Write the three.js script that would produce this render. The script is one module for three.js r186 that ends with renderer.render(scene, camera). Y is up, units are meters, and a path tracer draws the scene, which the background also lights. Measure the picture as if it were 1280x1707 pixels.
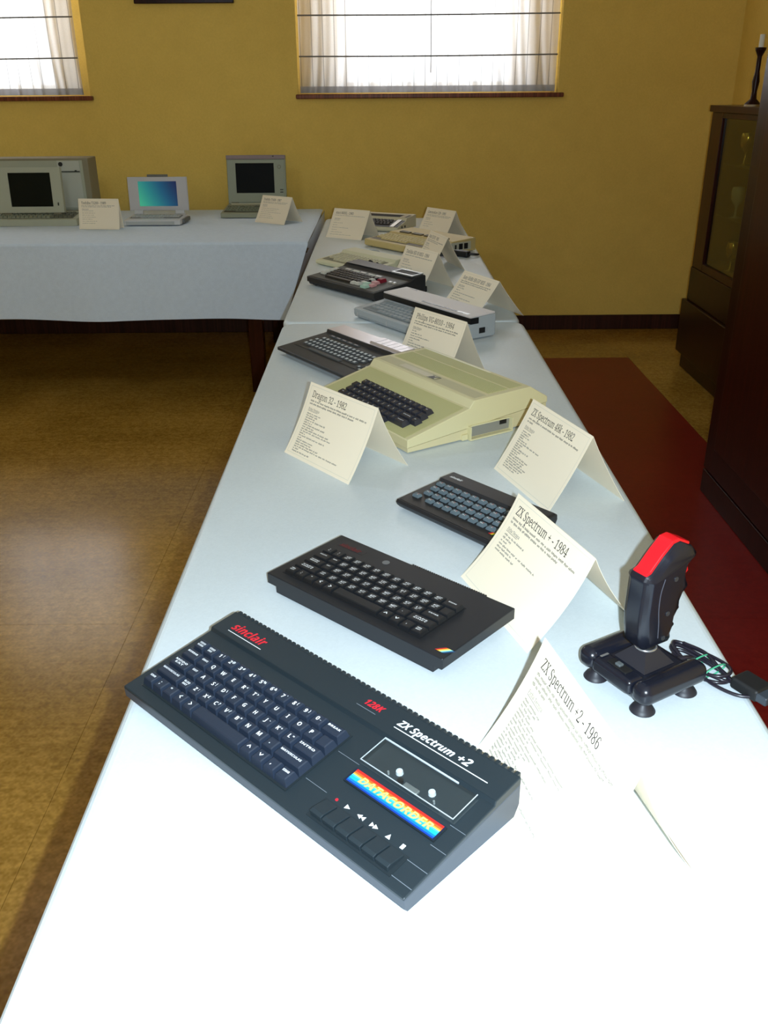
import * as THREE from 'three';
import { RoundedBoxGeometry } from 'three/addons/geometries/RoundedBoxGeometry.js';
import { mergeGeometries, toCreasedNormals } from 'three/addons/utils/BufferGeometryUtils.js';
import { FontLoader } from 'three/addons/loaders/FontLoader.js';
import { TextGeometry } from 'three/addons/geometries/TextGeometry.js';
import { RectAreaLightUniformsLib } from 'three/addons/lights/RectAreaLightUniformsLib.js';

// ---------------------------------------------------------------- camera, sky, lights, exposure
const scene = new THREE.Scene();
const TH = 0.74;                                   // height of the display tables
const camera = new THREE.PerspectiveCamera(59.26, 1280 / 1707, 0.02, 60);
{
  const right = new THREE.Vector3(0.99997, -0.00714, 0.00410), up = new THREE.Vector3(0.00789, 0.90503, -0.42533), back = new THREE.Vector3();
  right.normalize(); back.crossVectors(right, up).normalize(); up.crossVectors(back, right).normalize();
  camera.position.set(0, 1.3847, 0);
  camera.quaternion.setFromRotationMatrix(new THREE.Matrix4().makeBasis(right, up, back));
}
const renderer = new THREE.WebGLRenderer({ antialias: true });
renderer.toneMapping = THREE.LinearToneMapping;
renderer.toneMappingExposure = 1.0;
renderer.shadowMap.enabled = true;
renderer.shadowMap.type = THREE.PCFSoftShadowMap;
RectAreaLightUniformsLib.init();

scene.background = new THREE.Color().setRGB(0.94, 1.0, 1.05);   // overcast daylight outside the windows
scene.backgroundIntensity = 1.9;

// the flash of the photographer's camera, a few centimetres right of the lens
const flash = new THREE.PointLight(new THREE.Color().setRGB(0.81, 1.0, 1.14), 8.0, 0, 2);
flash.position.set(0.042, 1.380, 0.012); flash.castShadow = true; flash.shadow.radius = 0.35;
flash.shadow.mapSize.set(2048, 2048); flash.shadow.camera.near = 0.1; flash.shadow.camera.far = 12;
scene.add(flash);
// daylight behind the two windows of the far wall
const LEFT_X = -4.1, BACK_Z = 2.8, RIGHT_X = 2.015, FAR_Z = -5.65, CEIL_Y = 2.95;
for (const x of [0.265, -2.385]) {
  const l = new THREE.RectAreaLight(new THREE.Color().setRGB(0.97, 1.0, 1.03), 8, 0.93, 1.3);
  l.position.set(x, 2.04, FAR_Z - 0.62); l.lookAt(x, 2.04, 3); scene.add(l);
}
// the cool white globe lamp hanging over the floor left of the tables (its fitting is built with the room)
const LAMP = [-1.3, 2.12, -2.7, 0.15];
const lampLight = new THREE.PointLight(new THREE.Color().setRGB(0.78, 1.0, 1.2), 1.0, 0, 2);
lampLight.position.set(LAMP[0], LAMP[1], LAMP[2]); lampLight.castShadow = true; lampLight.shadow.radius = 7; scene.add(lampLight);

// ---------------------------------------------------------------- helpers
const font = await new FontLoader().loadAsync('fonts/droid/droid_sans_bold.typeface.json');
let seed = 20240;
const rnd = () => { seed = (seed * 1664525 + 1013904223) >>> 0; return seed / 4294967296; };
const srgb = (r, g, b) => new THREE.Color().setRGB(r / 255, g / 255, b / 255, THREE.SRGBColorSpace);
const css = (r, g, b) => `rgb(${r},${g},${b})`;
const mat = (color, roughness = 0.5, o = {}) => new THREE.MeshPhysicalMaterial({ color, roughness, ...o });
const used = {};
const numbered = (n) => { const k = used[n] = (used[n] ?? -1) + 1; return k ? `${n}_${String(k).padStart(3, '0')}` : n; };
const shade = (m) => { m.castShadow = true; m.receiveShadow = true; return m; };
function obj(name, geos, material, parent) {
  let list = Array.isArray(geos) ? geos : [geos];
  if (list.length > 1) list = list.map((g) => { const q = g.index ? g.toNonIndexed() : g; for (const k of Object.keys(q.attributes)) if (!['position', 'normal', 'uv'].includes(k)) q.deleteAttribute(k); return q; });
  const g = list.length > 1 ? mergeGeometries(list) : list[0];
  const m = shade(new THREE.Mesh(g, material));
  m.name = parent ? name : numbered(name);
  (parent ?? scene).add(m);
  return m;
}
function tag(o, label, category, group) { o.userData = { label, category }; if (group) o.userData.group = group; return o; }
function thing(name, label, category, [x, y, z] = [0, 0, 0], turn = 0, group) {
  const o = new THREE.Group(); o.name = numbered(name); o.position.set(x, y, z); o.rotation.y = turn;
  scene.add(o); return tag(o, label, category, group);
}
function struct(name, geos, material, parent) { const m = obj(name, geos, material, parent); if (!parent) m.userData = { kind: 'structure' }; return m; }
const at = (g, x, y, z) => g.translate(x, y, z);
const box = (w, h, d, x = 0, y = 0, z = 0) => at(new THREE.BoxGeometry(w, h, d), x, y, z);             // centred
const span = (x0, x1, y0, y1, z0, z1) => box(x1 - x0, y1 - y0, z1 - z0, (x0 + x1) / 2, (y0 + y1) / 2, (z0 + z1) / 2);
const rbox = (w, h, d, r, x = 0, y = 0, z = 0, s = 2) => at(new RoundedBoxGeometry(w, h, d, s, r), x, y, z);
const rspan = (x0, x1, y0, y1, z0, z1, r) => rbox(x1 - x0, y1 - y0, z1 - z0, r, (x0 + x1) / 2, (y0 + y1) / 2, (z0 + z1) / 2);
const cyl = (r0, r1, h, x, y, z, n = 24) => at(new THREE.CylinderGeometry(r0, r1, h, n), x, y, z);
const tube = (pts, r, n = 40, k = 8, closed = false) => new THREE.TubeGeometry(new THREE.CatmullRomCurve3(pts.map((p) => new THREE.Vector3(...p)), closed), n, r, k, closed);
const poly = (pts) => { const s = new THREE.Shape(); pts.forEach(([x, y], i) => (i ? s.lineTo(x, y) : s.moveTo(x, y))); s.closePath(); return s; };
// a side profile [[depth, height], ...] swept from x0 to x1; depth runs to -z
const BASIS = new THREE.Matrix4().makeBasis(new THREE.Vector3(0, 0, -1), new THREE.Vector3(0, 1, 0), new THREE.Vector3(1, 0, 0));
function sweep(profile, x0, x1, bevel = 0.0015, seg = 2) {
  const b = Math.min(bevel, (x1 - x0) / 3);
  const g = new THREE.ExtrudeGeometry(profile instanceof THREE.Shape ? profile : poly(profile), { depth: x1 - x0 - 2 * b, bevelEnabled: b > 0, bevelSize: b, bevelOffset: -b, bevelThickness: b, bevelSegments: seg, curveSegments: 8 });
  g.translate(0, 0, x0 + b); g.applyMatrix4(BASIS);
  return g;
}
// a flat outline in x, z (given as [x, depth]) raised from y0 to y1
const BASISY = new THREE.Matrix4().makeBasis(new THREE.Vector3(1, 0, 0), new THREE.Vector3(0, 0, -1), new THREE.Vector3(0, 1, 0));
function slab(shape, y0, y1, bevel = 0.001, seg = 2) {
  const g = new THREE.ExtrudeGeometry(shape instanceof THREE.Shape ? shape : poly(shape), { depth: y1 - y0 - 2 * bevel, bevelEnabled: bevel > 0, bevelSize: bevel, bevelOffset: -bevel, bevelThickness: bevel, bevelSegments: seg, curveSegments: 8 });
  g.translate(0, 0, y0 + bevel); g.applyMatrix4(BASISY); return g;
}
function roundRect(x0, y0, x1, y1, r) {
  const s = new THREE.Shape();
  s.moveTo(x0 + r, y0); s.lineTo(x1 - r, y0); s.absarc(x1 - r, y0 + r, r, -Math.PI / 2, 0); s.lineTo(x1, y1 - r); s.absarc(x1 - r, y1 - r, r, 0, Math.PI / 2);
  s.lineTo(x0 + r, y1); s.absarc(x0 + r, y1 - r, r, Math.PI / 2, Math.PI); s.lineTo(x0, y0 + r); s.absarc(x0 + r, y0 + r, r, Math.PI, Math.PI * 1.5);
  return s;
}
// flat lettering lying on a surface: x to the right, up to -z
function lettering(text, size, x, y, z, slant = 0, squeeze = 1) {
  const g = new TextGeometry(text, { font, size, depth: 0.0003, curveSegments: 3, bevelEnabled: false });
  g.applyMatrix4(new THREE.Matrix4().set(squeeze, slant, 0, 0, 0, 1, 0, 0, 0, 0, 1, 0, 0, 0, 0, 1)); g.applyMatrix4(BASISY); return at(g, x, y, z);
}
const flat = (pts, x, y, z, h = 0.0003) => at(slab(pts, 0, h, 0), x, y, z);
function canvas(w, h, draw) {
  const c = document.createElement('canvas'); c.width = w; c.height = h; const g = c.getContext('2d'); draw(g, w, h);
  const t = new THREE.CanvasTexture(c); t.colorSpace = THREE.SRGBColorSpace; t.anisotropy = 8; return t;
}
// value noise tile
function noiseTile(n, cells, sx = 1, sy = 1) {
  const gx = Math.round(cells * sx), gy = Math.round(cells * sy), v = Array.from({ length: gx * gy }, rnd), out = new Float32Array(n * n), f = (t) => t * t * (3 - 2 * t);
  for (let j = 0; j < n; j++) for (let i = 0; i < n; i++) {
    const x = i / n * gx, y = j / n * gy, a = Math.floor(x), b = Math.floor(y), u = f(x - a), w = f(y - b), q = (p, r) => v[(r % gy) * gx + (p % gx)];
    out[j * n + i] = (q(a, b) * (1 - u) + q(a + 1, b) * u) * (1 - w) + (q(a, b + 1) * (1 - u) + q(a + 1, b + 1) * u) * w;
  }
  return out;
}
function dataTexture(n, fn, colour = true) {
  const d = new Uint8Array(n * n * 4);
  for (let k = 0; k < n * n; k++) { const c = fn(k, k % n, Math.floor(k / n)); d[4 * k] = c[0]; d[4 * k + 1] = c[1]; d[4 * k + 2] = c[2]; d[4 * k + 3] = 255; }
  const t = new THREE.DataTexture(d, n, n); t.wrapS = t.wrapT = THREE.RepeatWrapping; t.magFilter = THREE.LinearFilter; t.minFilter = THREE.LinearMipmapLinearFilter; t.generateMipmaps = true;
  if (colour) t.colorSpace = THREE.SRGBColorSpace; t.needsUpdate = true; return t;
}
const clamp = (v) => Math.max(0, Math.min(255, Math.round(v)));
// uv in metres from position along the two given axes
function metric(g, a = 'x', b = 'z', k = 1) {
  const p = g.attributes.position, uv = new Float32Array(p.count * 2), get = { x: (i) => p.getX(i), y: (i) => p.getY(i), z: (i) => p.getZ(i) };
  for (let i = 0; i < p.count; i++) { uv[2 * i] = get[a](i) * k; uv[2 * i + 1] = get[b](i) * k; }
  g.setAttribute('uv', new THREE.BufferAttribute(uv, 2)); return g;
}

// ---------------------------------------------------------------- surface materials
const N1 = noiseTile(512, 6), N2 = noiseTile(512, 24), N3 = noiseTile(512, 96), N4 = noiseTile(512, 256), NS = noiseTile(512, 12, 1, 14), NW = noiseTile(512, 4, 22, 1), NW2 = noiseTile(512, 8, 30, 1);
const wallMap = dataTexture(512, (k) => { const t = (N1[k] - 0.5) * 5 + (N2[k] - 0.5) * 4 + (N4[k] - 0.5) * 6; return [clamp(236 + t), clamp(200 + t * 0.95), clamp(104 + t * 0.7)]; });
const wallBump = dataTexture(512, (k) => { const v = clamp(128 + (N3[k] - 0.5) * 90 + (N4[k] - 0.5) * 120); return [v, v, v]; }, false);
const wallMat = mat(0xffffff, 0.85, { map: wallMap, bumpMap: wallBump, bumpScale: 0.0008, specularIntensity: 0.3 });
const vinyl = (r, g, b, s = 1, rough = 0.3) => mat(0xffffff, rough, { map: dataTexture(512, (k) => { const t = ((N1[k] - 0.5) * 26 + (NS[k] - 0.5) * 16 + (N3[k] - 0.5) * 24 + (N4[k] - 0.5) * 34) * s; return [clamp(r + t), clamp(g + t * 0.85), clamp(b + t * 0.6)]; }), specularIntensity: 0.6 });
const floorMat = vinyl(166, 124, 50, 1, 0.2), redMat = vinyl(122, 22, 18, 0.35, 0.33);
const seamMat = mat(srgb(70, 52, 28), 0.9);
const woodTone = (r, g, b, rough) => mat(0xffffff, rough, { map: dataTexture(512, (k) => { const q = r / 90, t = ((NW[k] - 0.5) * 26 + (NW2[k] - 0.5) * 22 + (N4[k] - 0.5) * 8) * q; return [clamp(r + t), clamp(g + t * 0.55), clamp(b + t * 0.4)]; }), specularIntensity: 0.4 });
const darkWood = woodTone(42, 14, 8, 0.3), mahogany = woodTone(54, 19, 10, 0.28), sillWood = woodTone(120, 66, 42, 0.35), baseWood = woodTone(62, 34, 26, 0.4);
const whitePaint = mat(srgb(228, 228, 222), 0.6), ceilingMat = mat(srgb(206, 200, 184), 0.9);
const steel = mat(srgb(120, 122, 126), 0.35, { metalness: 0.9 });
const blackMat = mat(srgb(16, 16, 18), 0.6);

// ---------------------------------------------------------------- the room
{
  const T = 0.3, X0 = LEFT_X, X1 = RIGHT_X, Z0 = FAR_Z, Z1 = BACK_Z;
  // floor: vinyl sheets on a slab, with open seams; a strip of red sheets along the right
  const floor = new THREE.Group(); floor.name = 'floor'; floor.userData = { kind: 'structure' }; scene.add(floor);
  obj('subfloor', span(X0 - T, X1 + T, -0.2, -0.004, Z0 - T, Z1 + T), seamMat, floor);
  const sheet = (x0, x1, z0, z1, m) => obj('vinyl_sheet', metric(span(x0, x1, -0.004, 0, z0, z1), 'x', 'z', 0.8), m, floor);
  const g = 0.0005, RX0 = 0.12, RX1 = 1.392, RZ = -4.975;
  const zs = [Z0, -2.205, 0.3, Z1], xs = [X0, -0.722, RX0];
  for (let i = 0; i < xs.length - 1; i++) for (let j = 0; j < zs.length - 1; j++) sheet(xs[i] + g, xs[i + 1] - g, zs[j] + g, zs[j + 1] - g, floorMat);
  sheet(RX0 + g, RX1 - g, Z0 + g, RZ - g, floorMat);
  for (const [a, b] of [[RZ, -2.205], [-2.205, Z1]]) sheet(RX0 + g, RX1 - g, a + g, b - g, redMat);
  for (const [a, b] of [[Z0, -2.205], [-2.205, Z1]]) sheet(RX1 + g, X1 - g, a + g, b - g, floorMat);
  struct('ceiling', span(X0 - T, X1 + T, CEIL_Y, CEIL_Y + 0.2, Z0 - T - 0.4, Z1 + T), ceilingMat);
  // walls with their window openings
  const wall = (name, u0, u1, holes, place, axis) => {
    const s = poly([[u0, 0], [u1, 0], [u1, CEIL_Y], [u0, CEIL_Y]]);
    for (const [a, b, y0, y1] of holes) { const h = new THREE.Path(); h.moveTo(a, y0); h.lineTo(a, y1); h.lineTo(b, y1); h.lineTo(b, y0); h.closePath(); s.holes.push(h); }
    const gm = new THREE.ExtrudeGeometry(s, { depth: T, bevelEnabled: false });
    place(gm); return struct(name, metric(gm, axis, 'y', 0.7), wallMat);
  };
  const rough = 0.3;
  wall('wall_back', X0 - T, X1 + T, [[-0.465, 1.012, 1.36, 2.7], [-3.12, -1.645, 1.36, 2.7]], (q) => q.translate(0, 0, Z0 - T), 'x');
  wall('wall_front', X0 - T, X1 + T, [], (q) => q.translate(0, 0, Z1), 'x');
  wall('wall_left', -Z1, -Z0, [], (q) => { q.rotateY(Math.PI / 2); q.translate(X0 - T, 0, 0); }, 'z');
  wall('wall_right', -Z1, -Z0, [], (q) => { q.rotateY(Math.PI / 2); q.translate(X1, 0, 0); }, 'z');
  // skirting
  const bb = (n, x0, x1, z0, z1, a) => struct(n, metric(rspan(x0, x1, 0, 0.09, z0, z1, 0.004), a, 'y', 1), baseWood);
  bb('baseboard_back', X0, X1, Z0, Z0 + 0.014, 'x'); bb('baseboard_front', X0, X1, Z1 - 0.014, Z1, 'x');
  bb('baseboard_left', X0, X0 + 0.014, Z0 + 0.016, Z1 - 0.016, 'z'); bb('baseboard_right', X1 - 0.014, X1, Z0 + 0.016, Z1 - 0.016, 'z');
  // far windows: casement with broad side panels at the outer face of the recess
  const pane = mat(0xffffff, 0.02, { transmission: 1, thickness: 0, ior: 1.45 });
  let wn = 0;
  const farWindow = (x0, x1) => {
    const w = new THREE.Group(); w.name = `window_${++wn}`; w.userData = { kind: 'structure' }; scene.add(w);
    const zf = Z0 - 0.24, i = 0.27, y0 = 1.36, y1 = 2.7;
    obj('window_frame', [span(x0, x0 + i, y0, y1, zf - 0.03, zf), span(x1 - i, x1, y0, y1, zf - 0.03, zf), span(x0 + i, x1 - i, y0, y0 + 0.06, zf - 0.03, zf), span(x0 + i, x1 - i, y1 - 0.08, y1, zf - 0.03, zf)].map((q) => metric(q, 'x', 'y', 0.7)), wallMat, w);
    const c = (x0 + x1) / 2;
    obj('mullion', rspan(c - 0.03, c + 0.03, y0 + 0.06, y1 - 0.08, zf - 0.03, zf + 0.005, 0.006), whitePaint, w);
    for (const [a, b] of [[x0 + i, c - 0.03], [c + 0.03, x1 - i]]) obj('pane', span(a, b, y0 + 0.06, y1 - 0.08, zf - 0.018, zf - 0.014), pane, w);
  };
  farWindow(-0.465, 1.012); farWindow(-3.12, -1.645);
  const sill = (n, x0, x1) => struct(n, metric(rspan(x0 - 0.012, x1 + 0.03, 1.336, 1.36, Z0 - 0.24, Z0 + 0.035, 0.006), 'x', 'z', 2), sillWood);
  sill('trim_1', -0.465, 1.012); sill('trim_2', -3.12, -1.66);
}
{
  const t = thing('pendant_lamp', 'white globe lamp hanging from the ceiling over the floor left of the tables', 'lamp', [LAMP[0], CEIL_Y, LAMP[2]]);
  obj('ceiling_rose', cyl(0.05, 0.06, 0.03, 0, -0.015, 0), whitePaint, t);
  obj('rod', cyl(0.006, 0.006, CEIL_Y - LAMP[1] - LAMP[3] - 0.03, 0, -0.03 - (CEIL_Y - LAMP[1] - LAMP[3] - 0.03) / 2, 0, 12), whitePaint, t);
  obj('globe', at(new THREE.SphereGeometry(LAMP[3], 32, 20), 0, LAMP[1] - CEIL_Y, 0), mat(srgb(240, 244, 246), 0.5, { emissive: new THREE.Color().setRGB(0.78, 1.0, 1.2), emissiveIntensity: 0.9 }), t);
}
// sheer curtains hanging in the two far windows
{
  const sheer = mat(0xffffff, 0.86, { transmission: 0.62, thickness: 0, specularIntensity: 0.1, side: THREE.DoubleSide, map: dataTexture(512, (k, i, j) => {
    const s = i % 64, seam = s < 4 ? -64 : 0, t = (N4[k] - 0.5) * 8 + ((i + j) % 2 ? 2 : -2); return [clamp(238 + t + seam), clamp(237 + t + seam), clamp(238 + t + seam)]; }) });
  const hemMat = mat(srgb(196, 194, 196), 0.9, { transmission: 0.3, thickness: 0, side: THREE.DoubleSide });
  const rodMat = mat(srgb(112, 108, 104), 0.7);
  const curtain = (x0, x1, label) => {
    const t = thing('sheer_curtain', label, 'curtain', [0, 0, 0], 0, 'sheer window curtains');
    const z0 = FAR_Z - 0.055, y0 = 1.366, y1 = 2.68, nx = 260, ny = 26;
    const w = (x) => 0.010 * Math.sin(x * 49) + 0.006 * Math.sin(x * 83 + 1.3) + 0.004 * Math.sin(x * 131 + 0.6);
    const surf = (ya, yb, dz, m, name) => {
      const g = new THREE.PlaneGeometry(1, 1, nx, ny), p = g.attributes.position, uv = g.attributes.uv;
      for (let i = 0; i < p.count; i++) {
        const x = x0 + (p.getX(i) + 0.5) * (x1 - x0), y = ya + (p.getY(i) + 0.5) * (yb - ya), sag = Math.abs(((y - 1.553) / 0.204) % 1 - 0.5);
        p.setXYZ(i, x, y, z0 + dz + w(x + 0.03 * Math.sin(y * 3 + x * 2)) * (0.55 + 0.6 * sag)); uv.setXY(i, x * 1.95, y * 1.95);
      }
      g.computeVertexNormals(); return obj(name, g, m, t);
    };
    surf(y0, y1, 0, sheer, 'fabric'); surf(y0, y0 + 0.034, 0.003, hemMat, 'hem');
    for (const y of [1.553, 1.757, 1.961, 2.165, 2.369]) obj('rod', tube([[x0, y, z0 + 0.02], [(x0 + x1) / 2, y - 0.002, z0 + 0.02], [x1, y + 0.002, z0 + 0.02]], 0.0042, 12, 6), rodMat, t);
    obj('pull_cord', tube([[(x0 + x1) / 2 + 0.015, y0 + 0.1, z0 + 0.019], [(x0 + x1) / 2 + 0.012, 2, z0 + 0.021], [(x0 + x1) / 2 + 0.014, y1, z0 + 0.019]], 0.0022, 12, 5), rodMat, t);
  };
  curtain(-0.455, 1.004, 'white sheer curtain in the window above the row of display tables');
  curtain(-3.1, -1.702, 'white sheer curtain in the window cut off by the left edge of the photo');
}
// a framed picture hangs between the windows: only its lower rail shows
{
  const t = thing('picture_frame', 'dark wooden picture frame hanging between the two windows', 'picture', [-1.066, 1.815, FAR_Z + 0.003]);
  const w = 0.272;
  obj('frame', [rspan(-w, w, 0, 0.03, 0, 0.022, 0.004), rspan(-w, w, 0.67, 0.7, 0, 0.022, 0.004), rspan(-w, -w + 0.03, 0.03, 0.67, 0, 0.022, 0.004), rspan(w - 0.03, w, 0.03, 0.67, 0, 0.022, 0.004)].map((g) => metric(g, 'x', 'y', 2)), darkWood, t);
  obj('mount', span(-w + 0.03, w - 0.03, 0.03, 0.67, 0, 0.008), mat(srgb(206, 196, 170), 0.8), t);
}

// ---------------------------------------------------------------- tables
const tableTop = mat(0xffffff, 0.36, { map: dataTexture(512, (k) => { const t = (N4[k] - 0.5) * 5 + (N3[k] - 0.5) * 3 + (N1[k] - 0.5) * 5; return [clamp(214 + t), clamp(222 + t), clamp(226 + t)]; }), specularIntensity: 0.7 });
{
  const table = (z0, z1, x0, x1, label) => {
    const t = thing('folding_table', label, 'table', [0, 0, 0], 0, 'white folding display tables');
    obj('table_top', metric(slab(roundRect(x0, -z1, x1, -z0, 0.045), TH - 0.042, TH, 0.0145, 5), 'x', 'z', 2.2), tableTop, t);
    for (const z of [z0 + 0.05, z1 - 0.07]) obj('apron', span(x0 + 0.04, x1 - 0.04, TH - 0.07, TH - 0.043, z, z + 0.02), steel, t);
    for (const z of [z0 + 0.3, z1 - 0.3]) {
      for (const x of [x0 + 0.09, x1 - 0.09]) obj('leg', cyl(0.0125, 0.0125, TH - 0.042, x, (TH - 0.042) / 2, z, 12), steel, t);
      obj('leg_brace', span(x0 + 0.09, x1 - 0.09, 0.2, 0.218, z - 0.008, z + 0.008), steel, t);
    }
  };
  table(-2.735, -0.29, -0.303, 0.4305, 'white folding table in front carrying the black computers and the joystick');
  table(-5.19, -2.739, -0.306, 0.4265, 'white folding table behind the front one, reaching the yellow wall');
}
// the table along the wall, under its cloth
const CY = 0.752;
{
  const t = thing('trestle_table', 'dark wooden table hidden under the white tablecloth', 'table');
  obj('table_top', span(-4.05, -0.345, 0.70, CY - 0.004, -5.5, -4.29), darkWood, t);
  for (const [x, z] of [[-0.62, -4.42], [-3.9, -4.42], [-3.9, -5.4], [-0.62, -5.4]]) obj('leg', metric(rspan(x - 0.035, x + 0.035, 0, 0.7, z - 0.035, z + 0.035, 0.004), 'x', 'y', 1), mahogany, t);
  obj('rail', span(-3.87, -0.65, 0.6, 0.7, -5.42, -5.38), darkWood, t);
  const cloth = mat(0xffffff, 0.92, { side: THREE.DoubleSide, sheen: 0.2, sheenColor: new THREE.Color(0.6, 0.62, 0.65), map: dataTexture(512, (k, i, j) => { const q = (N4[k] - 0.5) * 10 + (N2[k] - 0.5) * 5 + ((i >> 1) % 2 ^ (j >> 1) % 2 ? 2 : -2); return [clamp(214 + q), clamp(229 + q), clamp(247 + q)]; }) });
  const xl = -4.08, xr = -0.338, zf = -4.275, zb = -5.52, R = 0.014;
  const ss = (a, b, v) => { const q = Math.max(0, Math.min(1, (v - a) / (b - a))); return q * q * (3 - 2 * q); };
  const hem = (x) => 0.352 - 0.03 * ss(-1.25, -1.75, -x < 0 ? x : x) - 0.004 * Math.sin(x * 6) + 0.026 * ss(-1.2, -1.7, x);
  const N = 220, pts = [], uvs = [], idx = [];
  const rows = [];
  for (let i = 0; i <= 16; i++) rows.push(['top', zb + (zf - R - zb) * i / 16]);
  for (let i = 1; i <= 4; i++) rows.push(['turn', i / 4 * Math.PI / 2]);
  for (let i = 1; i <= 18; i++) rows.push(['drop', i / 18]);
  rows.forEach(([kind, v]) => { for (let i = 0; i <= N; i++) {
    let x = xl + (xr - xl) * i / N, y = CY, z = zf, L;
    const lump = 0.0016 * Math.sin(x * 9 + 1) * Math.sin(x * 3.1);
    if (kind === 'top') { z = v; L = v; const e = Math.max(0, (x - (xr - 0.02)) / 0.02); y = CY + 0.0012 * Math.sin(x * 7 + v * 5) * 0.5 - 0.006 * e * e; }
    else if (kind === 'turn') { z = zf - R + R * Math.sin(v); y = CY - R + R * Math.cos(v); L = zf + R * v * 0.8; }
    else { const H = hem(x), d = v * (H - R); y = CY - R - d; L = zf + 0.02 + d;
      z = zf + v * (0.012 + 0.006 * Math.sin(x * 5.2 + 0.8) + 0.004 * Math.sin(x * 13) + 0.012 * ss(-0.9, -0.45, x)) + lump;
      x -= ss(-1.3, xr, x) * 0.34 * d; }
    pts.push(x, y, z); uvs.push(x * 3, L * 3);
  } });
  const W1 = N + 1;
  for (let r = 0; r < rows.length - 1; r++) for (let i = 0; i < N; i++) { const a = r * W1 + i; idx.push(a, a + W1, a + 1, a + 1, a + W1, a + W1 + 1); }
  // the side hanging down at the right end, gathered into the front edge
  const base0 = pts.length / 3, M = 14, K = 18;
  for (let j = 0; j <= K; j++) for (let i = 0; i <= M; i++) {
    const v = j / K, w = i / M, d = v * (hem(xr) - R), y = CY - 0.006 - v * (hem(xr) - 0.004);
    const fx = xr - 0.34 * d, fz = zf + v * 0.022, bx = xr + 0.006 + 0.004 * Math.sin(w * 9), bz = zb, q = Math.pow(w, 0.55);
    pts.push(fx + (bx - fx) * q + 0.010 * Math.sin(w * Math.PI) * v, y + 0.03 * w * v, fz + (bz - fz) * w); uvs.push(w * 3.6, y * 3);
  }
  for (let j = 0; j < K; j++) for (let i = 0; i < M; i++) { const a = base0 + j * (M + 1) + i; idx.push(a, a + M + 1, a + 1, a + 1, a + M + 1, a + M + 2); }
  const g = new THREE.BufferGeometry(); g.setAttribute('position', new THREE.Float32BufferAttribute(pts, 3)); g.setAttribute('uv', new THREE.Float32BufferAttribute(uvs, 2)); g.setIndex(idx); g.computeVertexNormals();
  tag(obj('tablecloth', g, cloth), 'white tablecloth hanging over the front of the table by the wall', 'tablecloth');
}

// ---------------------------------------------------------------- key caps
// tapered cap with a chamfered rim; the top takes a cell [u0, v0, u1, v1] of a legend sheet
function cap(w, d, h, inset, cell, dish = 0) {
  const P = [], UV = [], hw = w / 2, hd = d / 2, e = inset, r = 0.0009;
  const ring = (ix, iz, y, sz = 0) => [[-hw + ix, y, hd - iz + sz], [hw - ix, y, hd - iz + sz], [hw - ix, y, -hd + iz + sz], [-hw + ix, y, -hd + iz + sz]];
  const A = ring(0, 0, 0), B = ring(e - r * 0.6, e - r * 0.6, h - r), Cc = ring(e + r * 0.6, e + r * 0.6, h), off = cell ? [(cell[0] + cell[2]) / 2 * 0 + cell[0] + 0.0015, cell[1] + 0.0015] : [0, 0];
  const quad = (a, b, c, q, uv) => { P.push(...a, ...b, ...c, ...a, ...c, ...q); UV.push(...uv[0], ...uv[1], ...uv[2], ...uv[0], ...uv[2], ...uv[3]); };
  for (let i = 0; i < 4; i++) { const j = (i + 1) % 4; quad(A[i], A[j], B[j], B[i], [off, off, off, off]); quad(B[i], B[j], Cc[j], Cc[i], [off, off, off, off]); }
  const c = cell ?? [0, 0, 0, 0];
  quad(Cc[0], Cc[1], Cc[2], Cc[3], [[c[0], c[1]], [c[2], c[1]], [c[2], c[3]], [c[0], c[3]]]);
  const g = new THREE.BufferGeometry(); g.setAttribute('position', new THREE.Float32BufferAttribute(P, 3)); g.setAttribute('uv', new THREE.Float32BufferAttribute(UV, 2)); g.computeVertexNormals(); return g;
}
// a sheet of legends: 8 x 8 cells
function legendSheet(list, bg, draw, px = 96) {
  const t = canvas(8 * px, 8 * px, (g) => { g.fillStyle = bg; g.fillRect(0, 0, 8 * px, 8 * px); list.forEach((s, i) => { g.save(); g.translate((i % 8) * px, Math.floor(i / 8) * px); g.beginPath(); g.rect(0, 0, px, px); g.clip(); draw(g, s, px, i); g.restore(); }); });
  const cell = (i) => { const c = i % 8, r = Math.floor(i / 8); return [c / 8, 1 - (r + 1) / 8, (c + 1) / 8, 1 - r / 8]; };
  return { t, cell };
}
const chevron = (g, s, p) => { const a = { '\u2190': 0, '\u2191': Math.PI / 2, '\u2192': Math.PI, '\u2193': -Math.PI / 2 }[s]; g.save(); g.translate(p * 0.46, p * 0.46); g.rotate(a); g.lineWidth = p * 0.1; g.strokeStyle = css(240, 244, 248); g.beginPath(); g.moveTo(p * 0.14, -p * 0.2); g.lineTo(-p * 0.12, 0); g.lineTo(p * 0.14, p * 0.2); g.stroke(); g.restore(); };
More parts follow.
